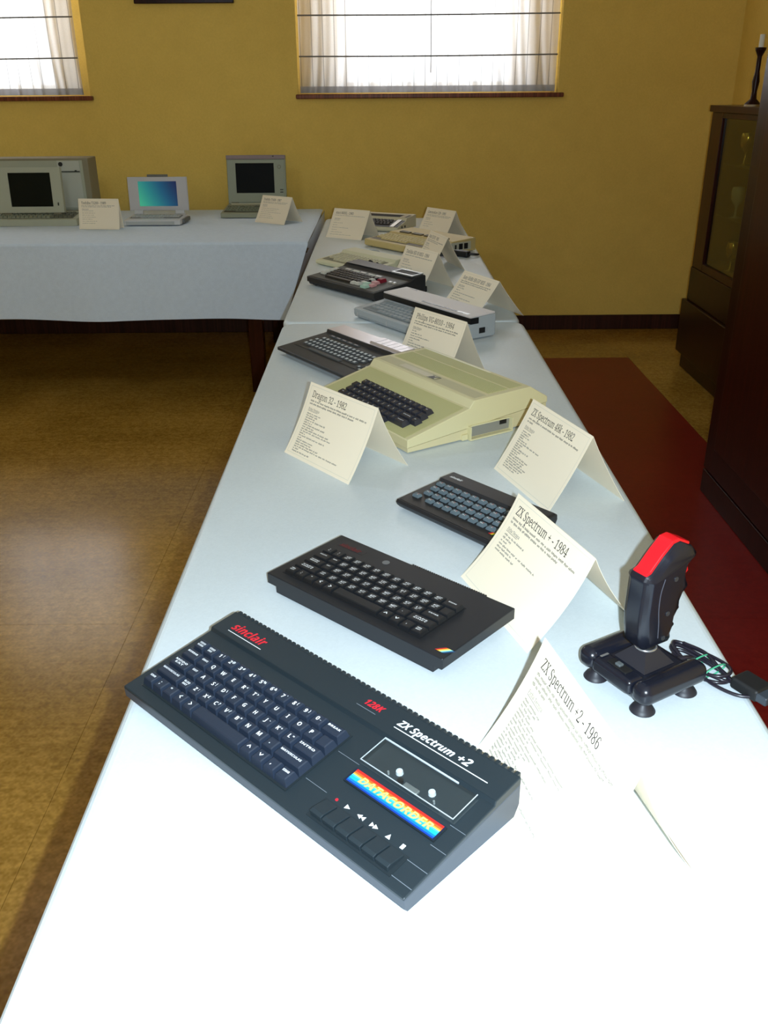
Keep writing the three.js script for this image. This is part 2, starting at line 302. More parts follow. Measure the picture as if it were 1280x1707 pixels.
// rows: [{ x, z, keys: [[legend, widthUnits], ...] }]
function keyboard(parent, rows, o) {
  const { pitch, depth, h, inset, y = 0, gap = 0.0006, sheet, material, name = 'key' } = o, shared = {};
  let n = 0;
  for (const row of rows) {
    let x = row.x;
    for (const [leg, wu = 1, m2, z2] of row.keys) {
      const w = wu * pitch - gap;
      if (leg !== null) {
        const id = `${wu}`, g = sheet ? cap(w, depth, h, inset, sheet.cell(n)) : (shared[id] ??= cap(w, depth, h, inset));
        const k = obj(name, g, m2 ?? material, parent); k.position.set(x + wu * pitch / 2, y, row.z); n++;
      }
      x += wu * pitch;
    }
  }
}
const legendsOf = (rows) => rows.flatMap((r) => r.keys.filter((k) => k[0] !== null).map((k) => k[0]));
const tilt = (parent, name, geos, material, x, y, z, angle) => { const m = obj(name, geos, material, parent); m.position.set(x, y, z); m.rotation.x = angle; return m; };
const R = THREE.MathUtils.degToRad;

// ---------------------------------------------------------------- computer in front: long black case with a tape deck
{
  const W = 0.44, D = 0.1654;
  const t = thing('home_computer', 'long black computer with a built-in tape deck and rainbow strip, nearest the camera', 'computer', [-0.3015, TH, -0.8563], R(-44.02));
  const body = mat(srgb(31, 41, 47), 0.42), lower = mat(srgb(66, 71, 80), 0.5), deck = mat(srgb(25, 34, 39), 0.5), white = mat(srgb(235, 238, 240), 0.6), red = mat(srgb(214, 30, 46), 0.5), line = mat(srgb(108, 116, 124), 0.6);
  const ang = Math.atan2(0.0171, 0.1245), y0 = 0.0234;
  obj('upper_case', sweep([[0.0, 0.0205], [0, 0.0225], [0.0012, 0.0236], [0.1245, 0.0407], [0.1262, 0.0452], [0.1645, 0.0496], [D, 0.0485], [D, 0.040]], 0, W, 0.0012), body, t);
  obj('lower_case', sweep([[0.005, 0.004], [0.0005, 0.010], [0, 0.0203], [D, 0.0398], [D, 0.016], [0.158, 0.004]], 0.0002, W - 0.0002, 0.001), lower, t);
  for (const [x, z] of [[0.03, -0.02], [W - 0.03, -0.02], [0.03, -0.14], [W - 0.03, -0.14]]) obj('foot', cyl(0.007, 0.008, 0.004, x, 0.002, z, 12), blackMat, t);
  for (let i = 0; i < 56; i++) obj('vent_rib', box(0.0042, 0.0075, 0.006, 0.006 + i * (W - 0.012) / 55, 0.0462, -D - 0.001), body, t);
  // keyboard
  const rows = [
    { x: 0.0165, z: -0.0965, keys: [['VIDEO NORM'], ['VIDEO INV'], ['1'], ['2'], ['3'], ['4'], ['5'], ['6'], ['7'], ['8'], ['9'], ['0'], ['BREAK', 1.5]] },
    { x: 0.0165, z: -0.0787, keys: [['BORRAR', 1.5], ['GRAFI'], ['Q'], ['W'], ['E'], ['R'], ['T'], ['Y'], ['U'], ['I'], ['O'], ['P'], ['', 1]] },
    { x: 0.0165, z: -0.0609, keys: [['MODO EXT', 1.75], ['EDIT'], ['A'], ['S'], ['D'], ['F'], ['G'], ['H'], ['J'], ['K'], ['L'], ['INTRO', 1.75]] },
    { x: 0.0165, z: -0.0431, keys: [['MAYUSCULAS', 2.25], ['BLOQ MAY'], ['Z'], ['X'], ['C'], ['V'], ['B'], ['N'], ['M'], ['.'], ['MAYUSCULAS', 2.25]] },
    { x: 0.0165, z: -0.0253, keys: [['SIMB', 1], [';'], ['"'], ['\u2190'], ['\u2192'], ['', 4.5], ['\u2191'], ['\u2193'], [','], ['SIMB', 1]] },
  ];
  const extra = { Q: '', 1: '!', 2: '@', 3: '#', 4: '$', 5: '%', 6: '&', 7: "'", 8: '(', 9: ')', 0: '_', R: '<', T: '>', S: '|', D: '\\', Z: ':', X: '\u00a3', C: '?', V: '/', B: '*', J: '-', K: '+', L: '=', M: '' };
  const sheet = legendSheet(legendsOf(rows), css(34, 43, 58), (g, s, p) => {
    g.fillStyle = css(240, 244, 248); g.textBaseline = 'middle'; g.textAlign = 'center';
    if ('\u2190\u2192\u2191\u2193'.includes(s) && s) chevron(g, s, p);
    else if (s.length === 1) { g.font = `bold ${p * 0.66}px sans-serif`; g.fillText(s, p * 0.38, p * 0.46); if (extra[s]) { g.font = `bold ${p * 0.44}px sans-serif`; g.fillText(extra[s], p * 0.78, p * 0.32); } }
    else if (s) { const parts = s.split(' '); g.font = `bold ${p * 0.34}px sans-serif`; parts.forEach((q, i) => g.fillText(q, p * 0.46, p * (0.34 + 0.36 * i), p * 0.88)); }
  });
  const km = mat(0xffffff, 0.42, { map: sheet.t });
  const kb = tilt(t, 'keyboard', box(0.252, 0.0012, 0.093, 0.144, 0.0004, -0.0605), deck, 0, y0, 0, ang);
  keyboard(kb, rows, { pitch: 0.01865, depth: 0.0172, h: 0.0092, inset: 0.0026, y: 0.001, gap: 0.0009, sheet, material: km });
  // tape deck
  const dk = tilt(t, 'tape_deck', box(0.1215, 0.0008, 0.036, 0.3632, 0.0004, -0.1035), mat(srgb(44, 52, 56), 0.5), 0, y0, 0, ang);
  obj('deck_lid', [span(0.3035, 0.4225, 0.0058, 0.0068, -0.1215, -0.0862), span(0.3035, 0.4045, 0.0008, 0.0058, -0.0872, -0.0862), span(0.3035, 0.3045, 0.0008, 0.0058, -0.1215, -0.0872), span(0.4215, 0.4225, 0.0008, 0.0058, -0.1215, -0.0862)], mat(srgb(246, 249, 250), 0.0, { transmission: 1, thickness: 0, ior: 1.45 }), dk);
  const rim = mat(srgb(176, 184, 190), 0.3);
  obj('lid_hinge', [span(0.3035, 0.4, 0.0062, 0.0076, -0.1226, -0.1212), span(0.3035, 0.4225, 0.0062, 0.0071, -0.0866, -0.0858), span(0.3031, 0.3038, 0.0062, 0.0071, -0.1226, -0.0858), span(0.4222, 0.4229, 0.0062, 0.0071, -0.1226, -0.0858)], rim, dk);
  for (const x of [0.343, 0.385]) { const s = obj('spindle', cyl(0.0035, 0.004, 0.0036, x, 0.0026, -0.1, 10), mat(srgb(214, 216, 218), 0.4), dk); obj('spindle_tip', cyl(0.0012, 0.0016, 0.0012, x, 0.005, -0.1, 8), white, s); }
  obj('tape_head', rbox(0.018, 0.0032, 0.006, 0.001, 0.366, 0.0024, -0.0915), mat(srgb(150, 152, 150), 0.35, { metalness: 0.6 }), dk);
  for (const x of [0.335, 0.394]) obj('guide_pin', cyl(0.0011, 0.0011, 0.004, x, 0.0028, -0.0925, 8), mat(srgb(210, 212, 212), 0.3, { metalness: 0.7 }), dk);
  obj('pinch_roller', cyl(0.003, 0.003, 0.0036, 0.351, 0.0026, -0.0925, 14), blackMat, dk);
  // rainbow strip with the recorder's name
  const strip = canvas(1024, 160, (g, w, h) => {
    g.fillStyle = '#101a34'; g.fillRect(0, 0, w, h); g.fillStyle = '#d8261c'; g.fillRect(16, 6, w - 32, 30); g.fillStyle = '#ef5a24'; g.fillRect(16, 30, w - 32, 22); g.fillStyle = '#e8a13c'; g.fillRect(16, 50, w - 32, 16);
    g.fillStyle = '#4fc0c8'; g.fillRect(16, 66, w - 32, 16); g.fillStyle = '#18a5e6'; g.fillRect(16, 82, w - 32, 36); g.fillStyle = '#0c6cd0'; g.fillRect(16, 116, w - 32, 22); g.fillStyle = '#0a3a94'; g.fillRect(16, 136, w - 32, 16);
    g.save(); g.font = 'italic bold 108px sans-serif'; g.textAlign = 'center'; g.textBaseline = 'middle'; g.translate(w / 2, 74); g.scale(1.18, 0.9);
    g.lineWidth = 7; g.strokeStyle = '#8a6a18'; g.strokeText('DATACORDER', 0, 0); g.fillStyle = '#ffdf74'; g.fillText('DATACORDER', 0, 0); g.restore();
  });
  const bar = obj('name_strip', [box(0.1165, 0.0025, 0.0195, 0, 0.0012, 0)], deck, dk); bar.position.set(0.3638, 0, -0.0688);
  const pl = new THREE.PlaneGeometry(0.1155, 0.0185); pl.rotateX(-Math.PI / 2);
  const pm = obj('rainbow_print', pl, mat(0xffffff, 0.4, { map: strip }), dk); pm.position.set(0.3638, 0.0027, -0.0688);
  // tape keys and their marks
  const tk = tilt(t, 'tape_keys', box(0.109, 0.0006, 0.026, 0.361, 0.0003, -0.021), deck, 0, y0, 0, ang);
  for (let i = 0; i < 6; i++) obj('tape_key', at(sweep([[0, 0], [0, 0.0062], [0.004, 0.0068], [0.021, 0.0026], [0.021, 0]], -0.0078, 0.0078, 0.0006), 0.3176 + i * 0.01722, 0.0004, -0.0105), body, tk);
  const tri = (x, dx, z = -0.0385) => flat([[-dx, -0.0026], [-dx, 0.0026], [dx, 0]], x, 0.0002, z);
  obj('mark', at(cyl(0.0016, 0.0016, 0.0004, 0, 0, 0, 12), 0.3173, 0.0004, -0.0385), red, tk);
  obj('mark', tri(0.3325, 0.0028), white, tk); obj('mark', [tri(0.3478, -0.0025), tri(0.3524, -0.0022)], white, tk);
  obj('mark', [tri(0.365, 0.0022), tri(0.3697, 0.0025)], white, tk); obj('mark', flat([[-0.0028, -0.0022], [0.0028, -0.0022], [0, 0.003]], 0.3858, 0.0002, -0.0385), white, tk);
  obj('mark', flat([[-0.0018, -0.0026], [0.0018, -0.0026], [0.0018, 0.0026], [-0.0018, 0.0026]], 0.4032, 0.0002, -0.0385), white, tk);
  // moulded lines across the case
  for (const [w, x, z] of [[0.018, 0.43, -0.0835], [0.03, 0.424, -0.031], [0.03, 0.424, -0.0105], [0.03, 0.288, -0.0835], [0.03, 0.288, -0.0385], [0.018, 0.43, -0.056]]) obj('panel_line', box(w, 0.0003, 0.0005, x, 0.0002, z), line, tk);
  // lettering on the raised rear band
  const a2 = Math.atan2(0.0044, 0.0383), yb = 0.0452 + 0.0002;
  const band = tilt(t, 'rear_band', box(0.438, 0.0003, 0.0365, 0.22, 0.00005, -0.0188), body, 0, yb, -0.1262, a2);
  obj('logo', lettering('sinclair', 0.0125, 0.022, 0.0003, -0.0128, 0.25, 0.95), red, band);
  obj('underline', box(0.062, 0.0003, 0.0008, 0.0545, 0.0003, -0.0085), white, band);
  obj('logo', lettering('128K', 0.0085, 0.246, 0.0003, -0.0185, 0.25, 0.95), red, band); obj('underline', box(0.028, 0.0003, 0.0006, 0.256, 0.0003, -0.0135), line, band);
  obj('logo', [lettering('ZX Spectrum', 0.0088, 0.2975, 0.0003, -0.0165, 0.25, 1.0), lettering('+2', 0.0098, 0.3755, 0.0003, -0.0165, 0.25, 1.1)], white, band);
  obj('underline', box(0.122, 0.0003, 0.0009, 0.359, 0.0003, -0.0125), white, band);
}

// ---------------------------------------------------------------- second computer: flat black case with a rainbow flash
{
  const W = 0.319, D = 0.149;
  const t = thing('home_computer', 'flat black computer with dense white key legends and a rainbow flash, between the two nearest', 'computer', [-0.1648, TH, -1.1135], R(-42.88));
  const body = mat(srgb(27, 29, 34), 0.42), white = mat(srgb(235, 238, 240), 0.6);
  const ang = Math.atan2(0.004, D);
  obj('upper_case', sweep([[0, 0.013], [0, 0.0275], [0.001, 0.0285], [D - 0.001, 0.0325], [D, 0.0315], [D, 0.016]], 0, W, 0.0012), body, t);
  obj('lower_case', sweep([[0.0005, 0.003], [0.0005, 0.0135], [D - 0.006, 0.0165], [D - 0.012, 0.003]], 0.017, W - 0.014, 0.001), body, t);
  for (const [x, z] of [[0.035, -0.02], [W - 0.035, -0.02], [0.035, -0.12], [W - 0.035, -0.12]]) obj('foot', cyl(0.007, 0.008, 0.003, x, 0.0015, z, 12), blackMat, t);
  for (let i = 0; i < 34; i++) obj('vent_rib', box(0.0021, 0.004, 0.003, 0.143 + i * 0.00387, 0.0306, -D - 0.0005), body, t);
  const rows = [
    { x: 0.018, z: -0.0975, keys: [['V N'], ['V I'], ['1'], ['2'], ['3'], ['4'], ['5'], ['6'], ['7'], ['8'], ['9'], ['0'], ['BREAK', 1.5]] },
    { x: 0.018, z: -0.0795, keys: [['DELETE', 1.5], ['GRAPH'], ['Q'], ['W'], ['E'], ['R'], ['T'], ['Y'], ['U'], ['I'], ['O'], ['P'], ['', 1]] },
    { x: 0.018, z: -0.0615, keys: [['EXTEND MODE', 1.75], ['EDIT'], ['A'], ['S'], ['D'], ['F'], ['G'], ['H'], ['J'], ['K'], ['L'], ['ENTER', 1.75]] },
    { x: 0.018, z: -0.0435, keys: [['CAPS SHIFT', 2.25], ['CAPS LOCK'], ['Z'], ['X'], ['C'], ['V'], ['B'], ['N'], ['M'], ['.'], ['CAPS SHIFT', 2.25]] },
    { x: 0.018, z: -0.0255, keys: [['SYMBOL SHIFT', 1], [';'], ['"'], ['\u2190'], ['\u2192'], ['', 4.5], ['\u2191'], ['\u2193'], [','], ['SYMBOL SHIFT', 1]] },
  ];
  const word = { 1: 'EDIT', Q: 'PLOT', W: 'DRAW', E: 'REM', R: 'RUN', T: 'RAND', Y: 'RETURN', U: 'IF', I: 'INPUT', O: 'POKE', P: 'PRINT', A: 'NEW', S: 'SAVE', D: 'DIM', F: 'FOR', G: 'GOTO', H: 'GOSUB', J: 'LOAD', K: 'LIST', L: 'LET', Z: 'COPY', X: 'CLEAR', C: 'CONT', V: 'CLS', B: 'BORDER', N: 'NEXT', M: 'PAUSE', 2: 'CAPS', 3: 'TRUE', 4: 'INV', 5: 'BLUE', 6: 'CYAN', 7: 'WHITE', 8: 'GRAPH', 9: 'ERASE', 0: 'BLACK' };
  const sheet = legendSheet(legendsOf(rows), css(22, 24, 28), (g, s, p) => {
    g.fillStyle = css(236, 238, 240); g.textBaseline = 'middle'; g.textAlign = 'center';
    if (word[s]) { g.font = `bold ${p * 0.4}px sans-serif`; g.fillText(s, p * 0.34, p * 0.44); g.font = `bold ${p * 0.2}px sans-serif`; g.fillText(word[s], p * 0.68, p * 0.3, p * 0.44); g.fillText(word[s].slice(0, 3), p * 0.68, p * 0.52, p * 0.34); g.fillText(word[s], p * 0.42, p * 0.76, p * 0.46); }
    else if ('\u2190\u2192\u2191\u2193'.includes(s) && s) chevron(g, s, p);
    else if (s.length === 1) { g.font = `bold ${p * 0.5}px sans-serif`; g.fillText(s, p * 0.42, p * 0.45); }
    else if (s) s.split(' ').forEach((q, i) => { g.font = `bold ${p * 0.24}px sans-serif`; g.fillText(q, p * 0.46, p * (0.36 + 0.28 * i), p * 0.6); });
  });
  const kb = tilt(t, 'keyboard', box(0.2545, 0.0006, 0.093, 0.1435, 0.0003, -0.0615), mat(srgb(20, 21, 24), 0.5), 0, 0.0284, 0, ang);
  keyboard(kb, rows, { pitch: 0.01865, depth: 0.0170, h: 0.0052, inset: 0.0018, gap: 0.0012, y: 0.0005, sheet, material: mat(0xffffff, 0.42, { map: sheet.t }) });
  const top = tilt(t, 'logo_plate', box(0.05, 0.0002, 0.011, 0.043, 0.0001, -0.1275), body, 0, 0.0285, 0, ang);
  obj('logo', lettering('sinclair', 0.0085, 0.02, 0.0002, -0.1235, 0.25, 0.95), mat(srgb(96, 22, 26), 0.5), top);
  obj('round_sticker', cyl(0.0055, 0.0055, 0.0003, 0.1094, 0.0003, -0.129, 20), mat(srgb(120, 122, 124), 0.35, { metalness: 0.4 }), top);
  [[200, 30, 36], [236, 170, 40], [236, 226, 130], [120, 200, 210], [30, 70, 110]].forEach((c, i) => obj('stripe', flat([[0, 0], [0.0028, 0], [0.0118, 0.011], [0.009, 0.011]], 0.2985 + i * 0.0028, 0.0002, -0.0105), mat(srgb(...c), 0.5), top));
}

// ---------------------------------------------------------------- third computer: small case with blue-grey rubber keys
{
  const W = 0.233, D = 0.144;
  const t = thing('home_computer', 'small black computer with blue-grey rubber keys, half hidden by a card', 'computer', [0.0197, TH, -1.3846], R(-49.5));
  const body = mat(srgb(30, 31, 36), 0.45), rubber = mat(srgb(96, 108, 116), 0.7);
  const ang = Math.atan2(0.0075, 0.1);
  obj('case', sweep([[0.008, 0.003], [0.002, 0.009], [0, 0.014], [0.003, 0.0185], [0.1, 0.0255], [0.104, 0.0295], [0.136, 0.0305], [0.143, 0.026], [D, 0.018], [0.136, 0.003]], 0, W, 0.004, 3), body, t);
  for (const [x, z] of [[0.03, -0.025], [W - 0.03, -0.025], [0.03, -0.12], [W - 0.03, -0.12]]) obj('foot', cyl(0.006, 0.007, 0.003, x, 0.0015, z, 12), blackMat, t);
  const face = tilt(t, 'faceplate', box(W - 0.012, 0.0006, 0.094, W / 2, 0.0003, -0.0525), mat(srgb(24, 25, 29), 0.35), 0, 0.0182, 0, Math.atan2(0.007, 0.097));
  const names = ['1234567890', 'QWERTYUIOP', 'ASDFGHJKL\u21b5', '\u21e7ZXCVBNM\u2303 '];
  const sheet = legendSheet([...names.join('')], css(92, 106, 114), (g, s, p) => { g.fillStyle = css(226, 232, 236); g.textAlign = 'center'; g.textBaseline = 'middle'; g.font = `bold ${p * 0.5}px sans-serif`; g.fillText(s, p * 0.36, p * 0.56); g.font = `bold ${p * 0.26}px sans-serif`; g.fillStyle = css(214, 120, 110); g.fillRect(p * 0.56, p * 0.2, p * 0.3, p * 0.16); g.fillStyle = css(226, 232, 236); g.fillRect(p * 0.58, p * 0.62, p * 0.26, p * 0.14); });
  const km = mat(0xffffff, 0.65, { map: sheet.t });
  let n = 0;
  names.forEach((r, j) => [...r].forEach((c, i) => {
    const wide = j === 3 && i === 9 ? 0.021 : 0.0145, x = 0.0205 + [0, 0.005, 0.0085, 0.0005][j] + i * 0.0198 + (j === 3 && i > 0 ? 0.0165 - 0.0005 - 0.0005 : 0) * (i > 0 ? 0.75 : 0);
    const k = obj('key', cap(wide, 0.0108, 0.0048, 0.0017, sheet.cell(n)), km, face); k.position.set(Math.min(x, 0.2105), 0.0005, -0.088 + j * 0.0187); n++;
  }));
  obj('logo', at(lettering('sinclair', 0.006, 0, 0, 0, 0.2, 0.95), 0.012, 0.0299, -0.1165), mat(srgb(220, 222, 224), 0.6), t);
  [[200, 30, 36], [236, 200, 40], [60, 150, 60], [60, 150, 200]].forEach((c, i) => obj('stripe', flat([[0, 0], [0.004, 0], [0.016, 0.026], [0.012, 0.026]], 0.196 + i * 0.004, 0.0006, -0.02), mat(srgb(...c), 0.5), face));
}

// ---------------------------------------------------------------- fourth computer: big cream case
{
  const W = 0.38;
  const t = thing('home_computer', 'large cream computer with black keys and a ribbed raised back', 'computer', [-0.1559, TH, -1.953], R(-57.76));
  const cream = mat(srgb(216, 206, 162), 0.55), tray = mat(srgb(192, 188, 134), 0.6), lowM = mat(srgb(212, 200, 158), 0.55), black = mat(srgb(24, 25, 32), 0.35), grey = mat(srgb(138, 136, 126), 0.7);
  obj('upper_case', sweep([[0.001, 0.0125], [0.001, 0.0285], [0.003, 0.0305], [0.150, 0.0665], [0.1605, 0.0800], [0.1635, 0.0812], [0.308, 0.0848], [0.356, 0.0555], [0.357, 0.043]], 0, W, 0.0016), cream, t);
  obj('lower_case', sweep([[0.003, 0.003], [0.002, 0.0115], [0.3555, 0.0415], [0.355, 0.003]], 0.0015, W - 0.0015, 0.001), lowM, t);
  const ang = Math.atan2(0.036, 0.147);
  const kb = tilt(t, 'keyboard_panel', box(0.356, 0.0006, 0.146, W / 2, 0.0003, -0.0755), tray, 0, 0.0302, 0, ang);
  const rows = [
    { x: 0.080, z: -0.0895, keys: [['1'], ['2'], ['3'], ['4'], ['5'], ['6'], ['7'], ['8'], ['9'], ['0'], [':'], ['-'], ['BRK']] },
    { x: 0.068, z: -0.0703, keys: [['\u2191'], ['Q'], ['W'], ['E'], ['R'], ['T'], ['Y'], ['U'], ['I'], ['O'], ['P'], ['@'], ['\u2190'], ['\u2192']] },
    { x: 0.074, z: -0.0511, keys: [['\u2193'], ['A'], ['S'], ['D'], ['F'], ['G'], ['H'], ['J'], ['K'], ['L'], [';'], ['ENTER', 2], ['CLR']] },
    { x: 0.072, z: -0.0319, keys: [['SH', 1.5], ['Z'], ['X'], ['C'], ['V'], ['B'], ['N'], ['M'], [','], ['.'], ['/'], ['SHIFT', 1.75]] },
    { x: 0.132, z: -0.0135, keys: [['', 7.5]] },
  ];
  const sheet = legendSheet(legendsOf(rows), css(48, 49, 57), (g, s, p) => { g.fillStyle = css(216, 220, 224); g.textAlign = 'center'; g.textBaseline = 'middle'; g.font = `bold ${p * (s.length > 1 ? 0.28 : 0.5)}px sans-serif`; g.fillText(s, p * 0.5, p * 0.5, p * 0.8); });
  keyboard(kb, rows, { pitch: 0.0196, depth: 0.0186, h: 0.0105, inset: 0.003, y: 0.0005, sheet, material: mat(0xffffff, 0.22, { map: sheet.t }) });
  // raised back: name band, smooth strip, ribbed vents
  const a2 = Math.atan2(0.0036, 0.1445), deck = tilt(t, 'back_deck', box(0.36, 0.0004, 0.03, W / 2, 0.0002, -0.021), mat(srgb(196, 188, 150), 0.6), 0, 0.0812, -0.1635, a2);
  obj('name_plate', box(0.13, 0.0006, 0.018, 0.15, 0.0004, -0.021), mat(srgb(206, 196, 168), 0.5), deck);
  obj('emblem', [flat([[0, 0], [0.02, 0], [0.016, 0.006], [0.024, 0.014], [0.01, 0.011], [0.004, 0.014]], 0.196, 0.0006, -0.014, 0.0004), box(0.03, 0.0004, 0.001, 0.208, 0.0008, -0.0125), box(0.03, 0.0004, 0.001, 0.208, 0.0008, -0.0295), box(0.001, 0.0004, 0.018, 0.223, 0.0008, -0.021)], mat(srgb(60, 58, 50), 0.5), deck);
  for (let i = 0; i < 15; i++) obj('vent_rib', box(0.348, 0.0012, 0.0018, W / 2, 0.0006, -0.047 - i * 0.0034), tray, deck);
  obj('rear_ledge', box(0.348, 0.0006, 0.034, W / 2, 0.0003, -0.1185), tray, deck);
  obj('rear_strip', box(0.25, 0.0008, 0.006, 0.13, 0.0006, -0.138), mat(srgb(238, 232, 204), 0.5), deck);
  // cartridge port in the right-hand side
  const px = W + 0.0012;
  obj('cartridge_port', [span(W - 0.01, px + 0.009, 0.001, 0.004, -0.257, -0.147), span(W - 0.01, px + 0.009, 0.004, 0.030, -0.1495, -0.147), span(W - 0.01, px + 0.009, 0.004, 0.030, -0.257, -0.2545), span(W - 0.01, px + 0.002, 0.028, 0.0305, -0.253, -0.151)], cream, t);
  obj('port_flap', span(W - 0.006, W + 0.001, 0.006, 0.0285, -0.253, -0.151), grey, t);
  obj('port_hole', span(W, W + 0.0016, 0.018, 0.027, -0.246, -0.228), blackMat, t);
  obj('port_foot', rspan(W - 0.008, px + 0.002, 0.002, 0.014, -0.146, -0.132, 0.001), cream, t);
  for (const [x, z] of [[0.04, -0.03], [W - 0.04, -0.03], [0.04, -0.32], [W - 0.04, -0.32]]) obj('foot', cyl(0.008, 0.009, 0.004, x, 0.002, z, 12), blackMat, t);
}

// ---------------------------------------------------------------- fifth computer: black keyboard with a silver back panel
{
  const W = 0.372;
  const t = thing('home_computer', 'black computer with a silver panel behind its keys, beside the cream one', 'computer', [-0.281, TH, -2.373], R(-55.5));
  const body = mat(srgb(44, 45, 48), 0.5), keyM = mat(srgb(70, 74, 78), 0.45), silver = mat(srgb(206, 200, 204), 0.32, { metalness: 0.55 }), low = mat(srgb(150, 154, 160), 0.5);
  obj('case', sweep([[0.012, 0.009], [0, 0.014], [0, 0.0205], [0.002, 0.022], [0.155, 0.0395], [0.157, 0.046], [0.158, 0.047], [0.213, 0.0505], [0.215, 0.048], [0.215, 0.006], [0.2, 0.004]], 0, W, 0.002), body, t);
  obj('base', sweep([[0.02, 0.0], [0.016, 0.01], [0.2, 0.01], [0.2, 0.0]], 0.012, W - 0.012, 0.001), low, t);
  const a1 = Math.atan2(0.0175, 0.153), kb = tilt(t, 'keyboard', box(0.335, 0.0005, 0.096, 0.188, 0.0002, -0.09), mat(srgb(34, 35, 38), 0.5), 0, 0.0222, 0, a1);
  const legend = mat(srgb(196, 202, 206), 0.5);
  const row = (x, z, n, w = 0.0182) => { for (let i = 0; i < n; i++) { const k = obj('key', cap(w - 0.003, 0.0135, 0.0034, 0.0014), keyM, kb); k.position.set(x + w / 2 + i * w, 0.0004, z); obj('legend', box(w * 0.5, 0.0002, 0.0075, -w * 0.04, 0.0035, 0.0003), legend, k); } };
  row(0.046, -0.117, 14); row(0.036, -0.1, 15); row(0.032, -0.083, 15); row(0.036, -0.066, 14);
  const sp = obj('key', cap(0.152, 0.0125, 0.003, 0.0014), keyM, kb); sp.position.set(0.165, 0.0004, -0.049);
  for (const [x, z] of [[0.318, -0.055], [0.335, -0.066], [0.335, -0.044], [0.352, -0.055]]) { const k = obj('key', cap(0.0135, 0.0095, 0.0034, 0.0012), keyM, kb); k.position.set(x, 0.0004, z); obj('legend', box(0.0065, 0.0002, 0.0055, 0, 0.0035, 0), legend, k); }
  for (let i = 0; i < 5; i++) { const k = obj('function_key', cap(0.026, 0.0085, 0.003, 0.0012), keyM, kb); k.position.set(0.06 + i * 0.0285, 0.0004, -0.141); obj('legend', box(0.014, 0.0002, 0.0034, 0, 0.0031, 0), mat(srgb(170, 160, 164), 0.5), k); }
  const a2 = Math.atan2(0.0035, 0.055), pn = tilt(t, 'silver_panel', box(0.366, 0.001, 0.053, W / 2, 0.0005, -0.0275), silver, 0, 0.0468, -0.158, a2);
  obj('cartridge_cover', sweep([[0.006, 0.0], [0.01, 0.0065], [0.05, 0.0065], [0.053, 0]], 0.2, 0.338, 0.001), silver, pn);
  for (let i = 0; i < 5; i++) obj('cover_groove', box(0.0012, 0.0003, 0.038, 0.222 + i * 0.024, 0.0066, -0.03), low, pn);
  obj('nameplate', box(0.11, 0.0004, 0.005, 0.25, 0.0006, -0.1465 + 0.158 - 0.0115), blackMat, pn);
}

// ---------------------------------------------------------------- sixth computer: grey with a white-topped rear box
{
  const W = 0.438;
  const t = thing('home_computer', 'grey computer with a white-topped raised back over a black band', 'computer', [-0.087, TH, -2.806], R(-56.4));
  const grey = mat(srgb(168, 174, 178), 0.5), lightTop = mat(srgb(218, 210, 208), 0.5), keyM = mat(srgb(140, 148, 152), 0.5), band = mat(srgb(20, 20, 22), 0.35), silver = mat(srgb(200, 200, 202), 0.3, { metalness: 0.6 });
  obj('case', sweep([[0.004, 0.004], [0, 0.012], [0, 0.027], [0.003, 0.030], [0.112, 0.043], [0.114, 0.062], [0.2, 0.0665], [0.203, 0.063], [0.203, 0.006], [0.195, 0.003]], 0, W, 0.0025), grey, t);
  const kb = tilt(t, 'keyboard', box(0.375, 0.0006, 0.088, 0.218, 0.0003, -0.058), mat(srgb(120, 128, 132), 0.6), 0, 0.0302, 0, Math.atan2(0.013, 0.109));
  for (let r = 0; r < 5; r++) for (let i = 0; i < 17; i++) { if (r === 4 && (i < 3 || i > 12)) continue; const k = obj('key', cap(0.0185, 0.0145, 0.004, 0.0016), keyM, kb); k.position.set(0.05 + (r % 2) * 0.006 + i * 0.0205, 0.0004, -0.0935 + r * 0.0172); }
  const a2 = Math.atan2(0.0045, 0.086), lid = tilt(t, 'top_cover', box(W - 0.004, 0.004, 0.0885, W / 2, 0.002, -0.043), lightTop, 0, 0.0625, -0.113, a2);
  obj('black_stripe', box(0.2, 0.0006, 0.008, 0.29, 0.0043, -0.012), band, lid); obj('silver_label', box(0.05, 0.0008, 0.01, 0.385, 0.0044, -0.014), mat(srgb(236, 236, 238), 0.3), lid);
  obj('logo', box(0.04, 0.0004, 0.004, 0.05, 0.0042, -0.08), band, lid);
  obj('front_band', span(0.0, W, 0.0455, 0.0625, -0.1125, -0.1115), band, t); obj('side_band', span(W - 0.0005, W + 0.0008, 0.0455, 0.0625, -0.14, -0.112), band, t);
  obj('joystick_port', [rspan(W - 0.002, W + 0.0012, 0.016, 0.032, -0.165, -0.143, 0.001)], band, t); obj('joystick_port', rspan(W - 0.002, W + 0.0012, 0.016, 0.03, -0.1, -0.08, 0.001), band, t);
  obj('port_rim', span(W, W + 0.0016, 0.019, 0.03, -0.171, -0.168), silver, t);
  for (const x of [0.02, 0.18]) obj('front_clip', rspan(x, x + 0.004, 0.006, 0.02, -0.0005, 0.0012, 0.0005), silver, t);
  for (const [x, z] of [[0.03, -0.02], [W - 0.03, -0.02], [0.03, -0.18], [W - 0.03, -0.18]]) obj('foot', cyl(0.008, 0.008, 0.004, x, 0.002, z, 12), blackMat, t);
}

